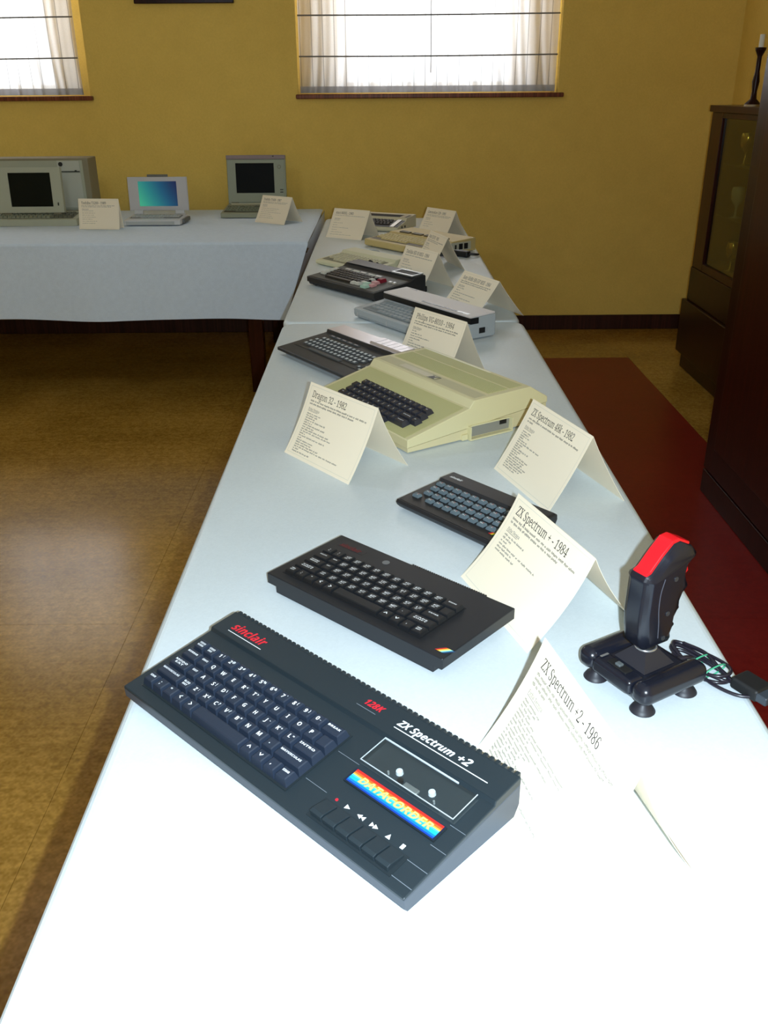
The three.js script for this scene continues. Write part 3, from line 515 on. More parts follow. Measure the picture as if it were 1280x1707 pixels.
// ---------------------------------------------------------------- seventh computer: black with red and green cursor keys
{
  const W = 0.402;
  const t = thing('home_computer', 'black computer with white edge keys and red and green cursor keys', 'computer', [-0.2711, TH, -3.325], R(-52.4));
  const body = mat(srgb(34, 34, 36), 0.5), panel = mat(srgb(82, 82, 78), 0.55), black = mat(srgb(26, 27, 29), 0.4), whiteK = mat(srgb(206, 206, 198), 0.5), redK = mat(srgb(128, 20, 42), 0.5), pinkK = mat(srgb(206, 150, 152), 0.5), greenK = mat(srgb(170, 204, 186), 0.5), silver = mat(srgb(190, 192, 192), 0.35, { metalness: 0.5 });
  obj('case', sweep([[0.01, 0.004], [0.006, 0.012], [0, 0.014], [0, 0.03], [0.002, 0.032], [0.16, 0.0505], [0.18, 0.0625], [0.222, 0.066], [0.225, 0.062], [0.225, 0.006], [0.215, 0.004]], 0, W, 0.002), body, t);
  const ang = Math.atan2(0.0185, 0.158), kb = tilt(t, 'keyboard_panel', box(0.385, 0.0008, 0.148, W / 2, 0.0004, -0.081), panel, 0, 0.0322, 0, ang);
  obj('key_well', box(0.245, 0.0005, 0.088, 0.158, 0.0006, -0.078), black, kb);
  const put = (x, z, w, d, m, h = 0.008) => { const k = obj('key', cap(w, d, h, 0.0022), m, kb); k.position.set(x, 0.0007, z); };
  for (let r = 0; r < 4; r++) for (let i = 0; i < 12; i++) put(0.058 + r * 0.003 + i * 0.0178, -0.108 + r * 0.0178, 0.0172, 0.0168, black);
  put(0.155, -0.034, 0.15, 0.0165, black); for (let r = 0; r < 4; r++) { put(0.034, -0.108 + r * 0.0178, 0.026, 0.0168, whiteK); put(0.276, -0.108 + r * 0.0178, 0.021, 0.0168, r % 2 ? whiteK : black); }
  put(0.242, -0.034, 0.02, 0.0165, whiteK); put(0.268, -0.036, 0.024, 0.0165, whiteK); for (let i = 0; i < 5; i++) put(0.08 + i * 0.045, -0.132, 0.036, 0.0135, i % 2 ? whiteK : silver, 0.005);
  put(0.318, -0.1, 0.026, 0.024, redK, 0.012); put(0.318, -0.072, 0.026, 0.022, pinkK, 0.009); put(0.302, -0.048, 0.026, 0.022, greenK, 0.009); put(0.332, -0.048, 0.022, 0.022, pinkK, 0.008); put(0.318, -0.026, 0.03, 0.02, greenK, 0.009);
  put(0.354, -0.11, 0.02, 0.014, silver, 0.005); put(0.376, -0.11, 0.016, 0.014, silver, 0.005);
  const a2 = Math.atan2(0.0035, 0.042), rear = tilt(t, 'rear_cover', box(0.262, 0.0008, 0.055, 0.14, 0.0004, -0.02), mat(srgb(96, 92, 94), 0.5), 0, 0.0635, -0.18, a2);
  obj('cartridge_frame', [span(0.278, 0.392, 0.0, 0.004, -0.043, -0.035), span(0.278, 0.392, 0.0, 0.004, 0.0, 0.008), span(0.278, 0.285, 0.0, 0.004, -0.035, 0.0), span(0.385, 0.392, 0.0, 0.004, -0.035, 0.0)], silver, rear);
  obj('cartridge_door', span(0.285, 0.385, 0.0, 0.002, -0.035, 0.0), blackMat, rear);
  obj('rear_plug', rspan(W - 0.03, W - 0.004, 0.006, 0.026, -0.236, -0.224, 0.003), blackMat, t);
  for (const [x, z] of [[0.03, -0.025], [W - 0.03, -0.025], [0.03, -0.2], [W - 0.03, -0.2]]) obj('foot', cyl(0.008, 0.009, 0.004, x, 0.002, z, 12), blackMat, t);
  const c = obj('power_lead', tube([[0.05, 0.02, -0.224], [0.052, 0.05, -0.24], [0.07, 0.068, -0.236], [0.095, 0.055, -0.242], [0.115, 0.066, -0.236], [0.1, 0.03, -0.244], [0.06, 0.006, -0.248], [0.03, 0.006, -0.252]], 0.0045, 50, 8), blackMat, t);
}

// ---------------------------------------------------------------- eighth computer: pale cream keyboard computer
{
  const W = 0.345;
  const t = thing('home_computer', 'pale cream computer with a coiled white lead behind the black one', 'computer', [-0.268, TH, -3.752], R(-51));
  const cream = mat(srgb(216, 212, 178), 0.55), keyM = mat(srgb(196, 190, 160), 0.5);
  obj('case', sweep([[0.004, 0.003], [0, 0.008], [0, 0.016], [0.003, 0.019], [0.13, 0.034], [0.14, 0.044], [0.2, 0.047], [0.205, 0.042], [0.205, 0.004]], 0, W, 0.0025), cream, t);
  const kb = tilt(t, 'keyboard', box(0.305, 0.0006, 0.1, 0.168, 0.0003, -0.073), mat(srgb(120, 116, 92), 0.6), 0, 0.0192, 0, Math.atan2(0.015, 0.127));
  for (let r = 0; r < 5; r++) for (let i = 0; i < 15; i++) { if (r === 4 && (i < 3 || i > 10)) continue; const k = obj('key', cap(0.0172, 0.0158, 0.006, 0.0024), keyM, kb); k.position.set(0.034 + (r % 2) * 0.006 + i * 0.0188, 0.0004, -0.111 + r * 0.0186); }
  obj('power_lead', tube([[0.05, 0.02, -0.205], [0.045, 0.012, -0.235], [0.02, 0.02, -0.25], [0.03, 0.026, -0.275], [0.07, 0.022, -0.275], [0.075, 0.012, -0.25], [0.04, 0.014, -0.242], [0.022, 0.03, -0.262], [0.055, 0.03, -0.283], [0.09, 0.01, -0.268], [0.13, 0.006, -0.29]], 0.004, 80, 7), mat(srgb(186, 188, 186), 0.5), t);
}

// ---------------------------------------------------------------- ninth computer: yellowed beige with a port row in its side
{
  const W = 0.428, D = 0.285;
  const t = thing('home_computer', 'yellowed beige computer with a row of ports in its right side', 'computer', [-0.076, TH, -4.212], R(-52));
  const beige = mat(srgb(206, 184, 124), 0.55), keyM = mat(srgb(208, 190, 136), 0.5), dark = mat(srgb(92, 80, 52), 0.55), side = mat(srgb(196, 192, 172), 0.55);
  obj('case', sweep([[0.006, 0.004], [0, 0.010], [0, 0.03], [0.003, 0.033], [0.14, 0.044], [0.15, 0.052], [D - 0.005, 0.058], [D, 0.053], [D, 0.004]], 0, W, 0.0025), beige, t);
  const kb = tilt(t, 'keyboard', box(0.395, 0.0006, 0.112, 0.212, 0.0003, -0.079), dark, 0, 0.0334, 0, Math.atan2(0.011, 0.137));
  for (let r = 0; r < 5; r++) for (let i = 0; i < 19; i++) { if (r === 4 && (i < 3 || i > 11)) continue; const k = obj('key', cap(0.0182, 0.0168, 0.007, 0.0028), keyM, kb); k.position.set(0.03 + (r % 2) * 0.006 + i * 0.0198, 0.0004, -0.118 + r * 0.0195); }
  for (let i = 0; i < 4; i++) obj('function_keys', sweep([[0, 0], [0.002, 0.007], [0.02, 0.009], [0.021, 0]], 0.06 + i * 0.085, 0.125 + i * 0.085, 0.001), dark, t).position.set(0, 0.0505, -0.155);
  obj('side_plate', span(W - 0.001, W + 0.0012, 0.012, 0.046, -0.255, -0.045), side, t);
  [[0.06, 0.014, 0.018], [0.105, 0.026, 0.02], [0.138, 0.012, 0.016], [0.166, 0.01, 0.018], [0.196, 0.022, 0.024], [0.226, 0.022, 0.024]].forEach(([d, w, h]) => obj('port', rspan(W, W + 0.0025, 0.028 - h / 2, 0.028 + h / 2, -d - w / 2, -d + w / 2, 0.0008), blackMat, t));
  for (const [x, z] of [[0.03, -0.025], [W - 0.03, -0.025], [0.03, -0.25], [W - 0.03, -0.25]]) obj('foot', cyl(0.008, 0.009, 0.004, x, 0.002, z, 12), blackMat, t);
}
// black mouse and power plug lying beside it
{
  const black = mat(srgb(20, 20, 22), 0.45);
  const t = thing('power_plug', 'black plug with a short lead beside the port row', 'plug', [0.340, TH, -3.905], R(-40));
  obj('body', [rbox(0.075, 0.026, 0.032, 0.008, 0, 0.013, 0)], black, t); obj('lead', tube([[0.03, 0.014, 0], [0.055, 0.012, -0.02], [0.05, 0.008, -0.05], [0.0, 0.006, -0.058], [-0.03, 0.006, -0.045]], 0.0045, 30, 8), black, t);
  const g = new THREE.SphereGeometry(1, 20, 12, 0, Math.PI * 2, 0, Math.PI / 2); g.scale(0.022, 0.02, 0.016);
  const m = thing('knob', 'small round black knob seen between two cards on the far table', 'knob', [0.262, TH, -3.905]);
  obj('cap', g, black, m); obj('collar', cyl(0.0225, 0.024, 0.004, 0, 0.002, 0, 20), mat(srgb(170, 160, 160), 0.4), m);
}
// ---------------------------------------------------------------- tenth computer: cream with a dark keyboard and a silver strip
{
  const W = 0.38;
  const t = thing('home_computer', 'cream computer with a dark keyboard and diagonal silver key strip, farthest on the tables', 'computer', [-0.258, TH, -4.79], R(-27));
  const cream = mat(srgb(206, 198, 168), 0.55), dark = mat(srgb(42, 36, 32), 0.5), silver = mat(srgb(214, 210, 204), 0.28, { metalness: 0.7 });
  obj('case', sweep([[0.004, 0.003], [0, 0.010], [0, 0.02], [0.004, 0.024], [0.10, 0.044], [0.112, 0.058], [0.215, 0.064], [0.22, 0.06], [0.22, 0.004]], 0, W, 0.002), cream, t);
  const kb = tilt(t, 'keyboard', box(0.372, 0.0008, 0.1, W / 2, 0.0004, -0.052), dark, 0, 0.0236, -0.002, Math.atan2(0.02, 0.096));
  for (let r = 0; r < 5; r++) for (let i = 0; i < 15; i++) { if (r === 4 && (i < 3 || i > 10)) continue; const k = obj('key', cap(0.0178, 0.0162, 0.006, 0.0022), dark, kb); k.position.set(0.03 + (r % 2) * 0.006 + i * 0.0196, 0.0006, -0.09 + r * 0.0185); }
  obj('key_strip', box(0.022, 0.004, 0.1, 0.346, 0.0024, -0.052), silver, kb);
  const vent = tilt(t, 'vent_panel', box(0.37, 0.0006, 0.06, W / 2, 0.0003, -0.035), dark, 0, 0.0582, -0.112, Math.atan2(0.006, 0.103));
  for (let i = 0; i < 8; i++) obj('vent_slat', box(0.34, 0.0014, 0.0025, 0.18, 0.001, -0.012 - i * 0.0064), dark, vent);
  obj('vent_trim', box(0.024, 0.0014, 0.06, 0.35, 0.001, -0.035), silver, vent);
  for (const d of [0.05, 0.085]) { const p = cyl(0.006, 0.006, 0.003, 0, 0, 0, 16); p.rotateZ(Math.PI / 2); obj('joystick_socket', at(p, W + 0.0005, 0.02, -d), blackMat, t); }
  for (const [x, z] of [[0.03, -0.02], [W - 0.03, -0.02], [0.03, -0.2], [W - 0.03, -0.2]]) obj('foot', cyl(0.007, 0.008, 0.003, x, 0.0015, z, 12), blackMat, t);
}

// ---------------------------------------------------------------- folded paper cards
const PW = 0.21, PH = 0.1475;
function panel(profile, th, withUv) {
  // profile: [[depth, height], ...] from foot to ridge (outer face towards decreasing depth side given by sign of th)
  const n = profile.length, P = [], UV = [], out = [], inn = [];
  for (let i = 0; i < n; i++) {
    const a = profile[Math.max(0, i - 1)], b = profile[Math.min(n - 1, i + 1)], dx = b[0] - a[0], dy = b[1] - a[1], l = Math.hypot(dx, dy);
    out.push(profile[i]); inn.push([profile[i][0] + dy / l * th, profile[i][1] - dx / l * th]);
  }
  const v = (p, x) => [x, p[1], -p[0]];
  const quad = (a, b, c, d, ua, ub, uc, ud) => { P.push(...a, ...b, ...c, ...a, ...c, ...d); UV.push(...ua, ...ub, ...uc, ...ua, ...uc, ...ud); };
  const z = [0.004, 0.004];
  for (let i = 0; i < n - 1; i++) {
    const t0 = i / (n - 1), t1 = (i + 1) / (n - 1);
    const A = v(out[i], 0), B = v(out[i], PW), Cc = v(out[i + 1], PW), D = v(out[i + 1], 0), a = v(inn[i], 0), b = v(inn[i], PW), c = v(inn[i + 1], PW), d = v(inn[i + 1], 0);
    if (th > 0) { quad(A, B, Cc, D, [0, t0], [1, t0], [1, t1], [0, t1]); quad(b, a, d, c, z, z, z, z); quad(a, A, D, d, z, z, z, z); quad(B, b, c, Cc, z, z, z, z); }
    else { quad(B, A, D, Cc, [0, t0], [1, t0], [1, t1], [0, t1]); quad(a, b, c, d, z, z, z, z); quad(A, a, d, D, z, z, z, z); quad(b, B, Cc, c, z, z, z, z); }
    if (i === 0) th > 0 ? quad(a, b, B, A, z, z, z, z) : quad(b, a, A, B, z, z, z, z);
    if (i === n - 2) th > 0 ? quad(D, Cc, c, d, z, z, z, z) : quad(Cc, D, d, c, z, z, z, z);
  }
  const g = new THREE.BufferGeometry(); g.setAttribute('position', new THREE.Float32BufferAttribute(P, 3)); g.setAttribute('uv', new THREE.Float32BufferAttribute(UV, 2)); g.computeVertexNormals();
  return toCreasedNormals(g, 0.6);
}
const paper = mat(srgb(250, 236, 212), 0.8, { specularIntensity: 0.2 });
function card(title, o, label, [x, y, z, yaw, lean], bow = 0.006) {
  const t = thing('information_card', label, 'card', [x, y, z], yaw, 'folded paper information cards');
  const w = 720, h = 506;
  let s = 7 + title.length * 131; const r = () => { s = (s * 1103515245 + 12345) % 2147483648; return s / 2147483648; };
  const map = canvas(w, h, (g) => {
    g.fillStyle = css(250, 236, 212); g.fillRect(0, 0, w, h);
    g.strokeStyle = css(214, 208, 192); g.lineWidth = 2; g.strokeRect(22, 20, w - 44, h - 42);
    g.fillStyle = css(30, 28, 30); g.textBaseline = 'alphabetic';
    g.save(); g.translate(54, 92); g.scale(o.squeeze ?? 0.74, 1); g.font = `${o.size ?? 62}px serif`; g.fillText(title, 0, 0); g.restore();
    const tone = o.tone ?? 84;
    g.fillStyle = css(tone, tone - 2, tone - 6);
    const line = (y, len, th = 7, x0 = 54) => { let q = x0; const end = x0 + len; while (q < end - 8) { const l = Math.min(end - q, 12 + r() * 46);
      for (let e = q; e < q + l - 2; e += 4.6) { const up = r() < 0.25 ? 3.5 : 0; g.fillRect(e, y - up, 2.1, th + up + (r() < 0.12 ? 3 : 0)); g.fillRect(e, y + (r() < 0.5 ? 0 : th - 1.8), 4, 1.8); }
      q += l + 6 + r() * 4; } };
    line(112, 600, 8); line(132, o.second ?? 520, 8); if (o.third) line(152, o.third, 8);
    const y0 = o.third ? 182 : 164;
    g.font = '24px serif'; g.fillStyle = css(tone, tone, tone); g.save(); g.translate(60, y0 + 16); g.scale(0.78, 1); g.fillText('Ficha T\u00e9cnica', 0, 0); g.restore(); g.fillRect(60, y0 + 20, 108, 2);
    g.fillStyle = css(tone + 20, tone + 18, tone + 14);
    (o.lines ?? []).forEach((l, i) => line(y0 + 36 + i * (o.step ?? 16), l, 6, 62));
  });
  const S = Math.sin(lean) * PH, Ht = Math.cos(lean) * PH, pr = (dir) => Array.from({ length: 11 }, (_, i) => { const q = i / 10, b = bow * 4 * q * (1 - q); const d = q * S + b * Math.cos(lean), yy = q * Ht - b * Math.sin(lean) * 0.6; return [dir > 0 ? d : 2 * S - d, Math.max(yy, q * Ht * 0.5)]; });
  obj('front_panel', panel(pr(1), 0.0005), mat(0xffffff, 0.8, { map, specularIntensity: 0.2 }), t);
  obj('back_panel', panel(pr(-1), -0.0005), paper, t);
}
const L = (n, f) => Array.from({ length: n }, (_, i) => f(i));
card('ZX Spectrum +2 - 1986', { squeeze: 0.72, size: 60, second: 560, third: 110, lines: [130, 110, 90, 140, 420, 400, 150, 330, 210, 190, 160, 150, 330, 200, 240, 210, 440, 300], step: 15, tone: 96 }, 'white folded card nearest the camera, between the long computer and the joystick', [0.0985, TH, -0.771, -1.3487, 0.4875]);
card('ZX Spectrum + - 1984', { size: 66, squeeze: 0.74, second: 470, lines: [200, 90, 60, 360, 150, 190], step: 17 }, 'white folded card partly covering the small rubber-keyed computer', [0.112, TH, -1.149, -1.2438, 0.6235], 0.009);
card('ZX Spectrum 48k - 1982', { size: 64, squeeze: 0.72, second: 70, lines: [100, 90, 110, 60, 120, 280, 90, 70, 190, 100, 80, 230, 200, 190, 250, 240, 200, 150], step: 14.5 }, 'white folded card behind the rubber-keyed computer, near the right table edge', [0.2074, TH, -1.5595, -1.2443, 0.5237], 0.003);
card('Dragon 32 - 1982', { size: 62, squeeze: 0.76, second: 480, lines: [150, 120, 110, 230, 90, 250, 130, 300, 340, 60, 290, 40, 180, 170, 260, 480, 60, 190], step: 15.5 }, 'white folded card in front of the large cream computer', [-0.1939, TH, -1.6524, -0.8962, 0.4996], 0.005);
card('Philips VG-8010 - 1984', { size: 66, squeeze: 0.76, second: 590, lines: [70, 150, 270, 150, 60, 240, 360, 210, 120, 330, 300], step: 22, tone: 74 }, 'white folded card behind the black computer with the silver panel', [0.0345, TH, -2.3025, -0.9669, 0.4511], 0.003);
card('Sony HitBit HB-55P MSX - 1984', { size: 58, squeeze: 0.66, second: 560, lines: [140, 90, 420, 150, 380, 200, 360, 190, 420], step: 28, tone: 84 }, 'white card behind the grey white-topped computer, at the right table edge', [0.1837, TH, -2.9172, -1.1269, 0.6895], 0.003);
card('Toshiba HX-10 MSX - 1984', { size: 60, squeeze: 0.68, second: 0, lines: [150, 210, 260, 190, 230, 150], step: 34, tone: 120 }, 'white card behind the computer with red and green cursor keys', [0.0305, TH, -3.3565, -1.0349, 0.5074], 0.003);
card('Atari 520 ST - 1985', { size: 60, squeeze: 0.72, second: 420, lines: [150, 210, 160], step: 30, tone: 110 }, 'white card standing in front of the port row of the beige computer', [0.1293, TH, -3.7486, -1.3001, 0.5218], 0.003);
card('Atari 800XL - 1983', { size: 56, squeeze: 0.74, second: 0, lines: [120, 200, 90, 340, 110, 230, 420], step: 40, tone: 130 }, 'white card at the far left corner, beside the tablecloth', [-0.2674, TH, -4.4986, -0.6048, 0.5444], 0.003);
card('Commodore 128 - 1985', { size: 58, squeeze: 0.72, second: 560, lines: [120, 210, 230, 150], step: 36, tone: 130 }, 'white card farthest back, behind the beige computer', [0.1659, TH, -4.5073, -0.928, 0.5176], 0.003);
card('Toshiba T3200 - 1989', { size: 60, squeeze: 0.74, second: 540, lines: [200, 230, 210, 240, 180, 260, 230], step: 34, tone: 120 }, 'card on the tablecloth between the two open portable computers', [-1.5261, CY + 0.001, -4.739, -0.1115, 0.2235], 0.002);
card('Toshiba T1600 - 1987', { size: 58, squeeze: 0.74, second: 560, lines: [120, 420, 380, 500, 260, 300, 360], step: 34, tone: 120 }, 'card on the tablecloth in front of the dark-screened laptop', [-0.6665, CY + 0.001, -4.9635, -0.6524, 0.5017], 0.003);

// ---------------------------------------------------------------- joystick
{
  const t = thing('joystick', 'black joystick with a red thumb button, standing at the right table edge', 'joystick', [0.3035, TH, -0.8835], R(-59.2));
  const body = mat(srgb(24, 26, 36), 0.24), rubber = mat(srgb(34, 33, 40), 0.5), red = mat(srgb(232, 22, 34), 0.28), chrome = mat(srgb(196, 196, 200), 0.25, { metalness: 0.8 }), wire = mat(srgb(34, 30, 40), 0.28);
  const hw = 0.053, hd = 0.046, y0 = 0.012, y1 = 0.039;
  obj('base', [rspan(-hw + 0.004, hw - 0.004, y0, y1 - 0.004, -hd, hd, 0.012)], body, t);
  for (const s of [-1, 1]) { obj('side_rail', at(new RoundedBoxGeometry(0.027, 0.027, 2 * hd + 0.012, 5, 0.0115), s * (hw - 0.010), y1 - 0.0095, 0), body, t); }
  obj('front_housing', rspan(-hw + 0.02, hw - 0.024, y0 + 0.006, y1 - 0.001, hd - 0.022, hd + 0.004, 0.006), body, t);
  for (const [x, z] of [[-0.038, 0.034], [0.038, 0.034], [0.038, -0.034], [-0.038, -0.034]]) obj('suction_cup', new THREE.LatheGeometry([[0.0001, 0.0135], [0.006, 0.0135], [0.0065, 0.009], [0.012, 0.0055], [0.0148, 0.001], [0.0142, 0.0002], [0.0001, 0.0002]].map((p) => new THREE.Vector2(...p)), 24).translate(x, 0, z), rubber, t);
  obj('switch_slot', rspan(-0.016, 0.014, y1 - 0.0035, y1 + 0.0005, hd - 0.016, hd - 0.004, 0.001), blackMat, t);
  obj('switch', rbox(0.008, 0.004, 0.007, 0.001, -0.002, y1 + 0.001, hd - 0.01), mat(srgb(86, 92, 94), 0.5), t);
  obj('mode_mark', box(0.003, 0.0006, 0.012, -0.026, y1 + 0.0004, hd - 0.01), chrome, t);
  const boot = new THREE.CylinderGeometry(0.014, 0.034, 0.017, 4, 1); boot.rotateY(Math.PI / 4);
  obj('boot', at(toCreasedNormals(boot, 0.3), 0, y1 + 0.005, -0.002), rubber, t);
  const ring = new THREE.TorusGeometry(0.0118, 0.0016, 8, 28); ring.rotateX(Math.PI / 2);
  obj('collar_ring', at(ring, 0, y1 + 0.0145, -0.002), chrome, t);
  obj('collar', cyl(0.011, 0.0115, 0.012, 0, y1 + 0.016, -0.002, 20), blackMat, t);
  // grip: side profile (forward, up), rounded
  const prof = [[-0.018, 0.060], [-0.0235, 0.066], [-0.0275, 0.085], [-0.0295, 0.105], [-0.029, 0.13], [-0.0285, 0.148], [-0.030, 0.1525], [-0.0275, 0.1575], [-0.0195, 0.160], [-0.0045, 0.1765], [0.0105, 0.1895], [0.020, 0.1905], [0.040, 0.180], [0.0475, 0.172], [0.0465, 0.166], [0.036, 0.158], [0.034, 0.147], [0.037, 0.139], [0.041, 0.132], [0.039, 0.127], [0.0335, 0.122], [0.0305, 0.114], [0.031, 0.107], [0.0325, 0.104], [0.0285, 0.100], [0.0255, 0.094], [0.025, 0.087], [0.0285, 0.0825], [0.0245, 0.079], [0.0225, 0.073], [0.024, 0.067], [0.019, 0.060]];
  const shp = new THREE.Shape(prof.map((p) => new THREE.Vector2(...p)));
  const grip = obj('grip', toCreasedNormals(sweep(shp, -0.018, 0.018, 0.0098, 6), 0.9), body, t); grip.position.z = -0.002;
  obj('grip_seam', tube([[0.018, 0.152, 0.004], [0.0181, 0.135, 0.008], [0.0181, 0.115, 0.008], [0.0181, 0.095, 0.005], [0.0181, 0.075, 0.003]], 0.0006, 30, 5), mat(srgb(78, 78, 86), 0.3), grip);
  for (const [f, y] of [[0.014, 0.147], [0.008, 0.104], [0.006, 0.072]]) { const g = cyl(0.003, 0.003, 0.001, 0, 0, 0, 14); g.rotateZ(Math.PI / 2); obj('screw', at(g, 0.0181, y, -f), mat(srgb(90, 92, 96), 0.3, { metalness: 0.7 }), grip); }
  // thumb button along the sloping head
  const bt = [[-0.0262, 0.150], [-0.0268, 0.1595], [-0.0205, 0.1625], [-0.0045, 0.180], [0.009, 0.1925], [0.019, 0.1935], [0.0375, 0.1845], [0.036, 0.178], [0.008, 0.178], [-0.016, 0.150]];
  obj('thumb_button', toCreasedNormals(sweep(new THREE.Shape(bt.map((p) => new THREE.Vector2(...p))), -0.0105, 0.0105, 0.0024, 3), 0.6), red, grip);
  obj('trigger', toCreasedNormals(sweep([[0.033, 0.139], [0.040, 0.138], [0.0465, 0.144], [0.044, 0.152], [0.034, 0.156]], -0.007, 0.007, 0.002, 2), 0.6), red, grip);
  // lead, looped up and tied, with its plug
  const loop = (cx, cz, a, b, y, tw) => tube(Array.from({ length: 14 }, (_, i) => { const q = i / 14 * Math.PI * 2; return [cx + a * Math.cos(q), y + 0.002 * Math.sin(q * 2 + tw), cz + b * Math.sin(q) * (1 + 0.25 * Math.cos(q))]; }), 0.0022, 72, 8, true);
  const lead = obj('lead', [tube([[0.012, 0.026, -0.046], [0.016, 0.026, -0.06], [0.012, 0.018, -0.074], [-0.002, 0.008, -0.082]], 0.0022, 24, 8), loop(0.014, -0.086, 0.045, 0.0125, 0.0075, 0), loop(0.017, -0.083, 0.040, 0.0165, 0.0045, 1), loop(0.012, -0.089, 0.042, 0.018, 0.011, 2), tube([[-0.02, 0.0145, -0.094], [0.01, 0.015, -0.099], [0.04, 0.011, -0.092], [0.066, 0.008, -0.086]], 0.0022, 30, 8), tube([[0.02, 0.006, -0.072], [0.05, 0.005, -0.068], [0.08, 0.0045, -0.076], [0.095, 0.006, -0.09]], 0.0022, 30, 8)], wire, t);
  const plug = obj('plug', [rbox(0.038, 0.016, 0.03, 0.004, 0.080, 0.0095, -0.098)], blackMat, t); plug.rotation.y = 0;
  obj('plug_shell', rbox(0.016, 0.011, 0.028, 0.002, 0.103, 0.0095, -0.098), mat(srgb(52, 58, 66), 0.45), plug);
  const tie = mat(srgb(70, 170, 130), 0.5);
  for (const x of [0.036, 0.012]) obj('twist_tie', tube(Array.from({ length: 10 }, (_, i) => { const q = i / 10 * Math.PI * 2; return [x + 0.003 * Math.sin(q), 0.0085 + 0.0085 * Math.sin(q), -0.0865 + 0.0185 * Math.cos(q)]; }), 0.0011, 40, 5, true), tie, t);
}

// ---------------------------------------------------------------- portable computers on the tablecloth
{
  const beige = mat(srgb(176, 178, 158), 0.6), edge = mat(srgb(140, 132, 106), 0.6), pale = mat(srgb(190, 192, 180), 0.6), keyM = mat(srgb(134, 138, 118), 0.6), keyDark = mat(srgb(96, 98, 84), 0.6), dark = mat(srgb(16, 20, 13), 0.5, { specularIntensity: 0.25 }), slot = mat(srgb(30, 30, 26), 0.5);
  // lunch-box portable
  const t = thing('portable_computer', 'bulky beige portable computer with an open screen, at the left photo edge', 'computer', [-2.075, CY + 0.001, -4.865], 0, 'old portable computers on the tablecloth');
  const W = 0.5;
  obj('base', sweep([[0, 0], [0, 0.03], [0.004, 0.034], [0.15, 0.05], [0.22, 0.05], [0.22, 0]], 0, W, 0.003), beige, t);
  const kb = tilt(t, 'keyboard', box(0.46, 0.0006, 0.125, 0.245, 0.0003, -0.075), keyDark, 0, 0.0344, -0.003, Math.atan2(0.016, 0.146));
  for (let r = 0; r < 6; r++) for (let i = 0; i < 20; i++) { const k = obj('key', cap(0.0205, 0.0172, 0.007, 0.003), i > 14 || r === 0 ? keyDark : keyM, kb); k.position.set(0.03 + (r % 2) * 0.005 + i * 0.0222, 0.0005, -0.125 + r * 0.0195); }
  obj('main_body', [rspan(0.0, W + 0.018, 0, 0.312, -0.42, -0.265, 0.006)], edge, t);
  const front = obj('body_front', span(0.006, W - 0.012, 0.05, 0.3, -0.266, -0.262), beige, t);
  const drive = obj('drive_panel', rspan(0.355, 0.474, 0.245, 0.298, -0.265, -0.256, 0.002), pale, t); obj('drive_slot', span(0.358, 0.472, 0.243, 0.2475, -0.2575, -0.2545), slot, drive); obj('drive_lever', rspan(0.446, 0.456, 0.246, 0.252, -0.258, -0.252, 0.001), slot, drive);
  const kn = cyl(0.011, 0.011, 0.006, 0, 0, 0, 18); kn.rotateX(Math.PI / 2); obj('knob', at(kn, 0.375, 0.282, -0.254), slot, drive);
  obj('side_panel', rspan(0.36, 0.474, 0.06, 0.24, -0.265, -0.258, 0.002), pale, t);
  const sc = new THREE.Group(); sc.name = 'screen'; t.add(sc); sc.position.set(0, 0.058, -0.075); sc.rotation.x = -0.09;
  obj('bezel', [span(0.08, 0.42, 0.0, 0.222, -0.026, -0.004), span(0.08, 0.148, 0.0, 0.222, -0.004, 0.002), span(0.366, 0.42, 0.0, 0.222, -0.004, 0.002), span(0.148, 0.366, 0.0, 0.03, -0.004, 0.002), span(0.148, 0.366, 0.196, 0.222, -0.004, 0.002)], beige, sc);
  obj('display', span(0.148, 0.366, 0.03, 0.196, -0.004, -0.0025), dark, sc); obj('brightness_knob', rspan(0.39, 0.396, 0.035, 0.05, 0.001, 0.005, 0.001), slot, sc);
  for (const x of [0.12, 0.38]) obj('hinge', rspan(x - 0.02, x + 0.02, -0.012, 0.006, -0.022, -0.006, 0.003), edge, sc);
}
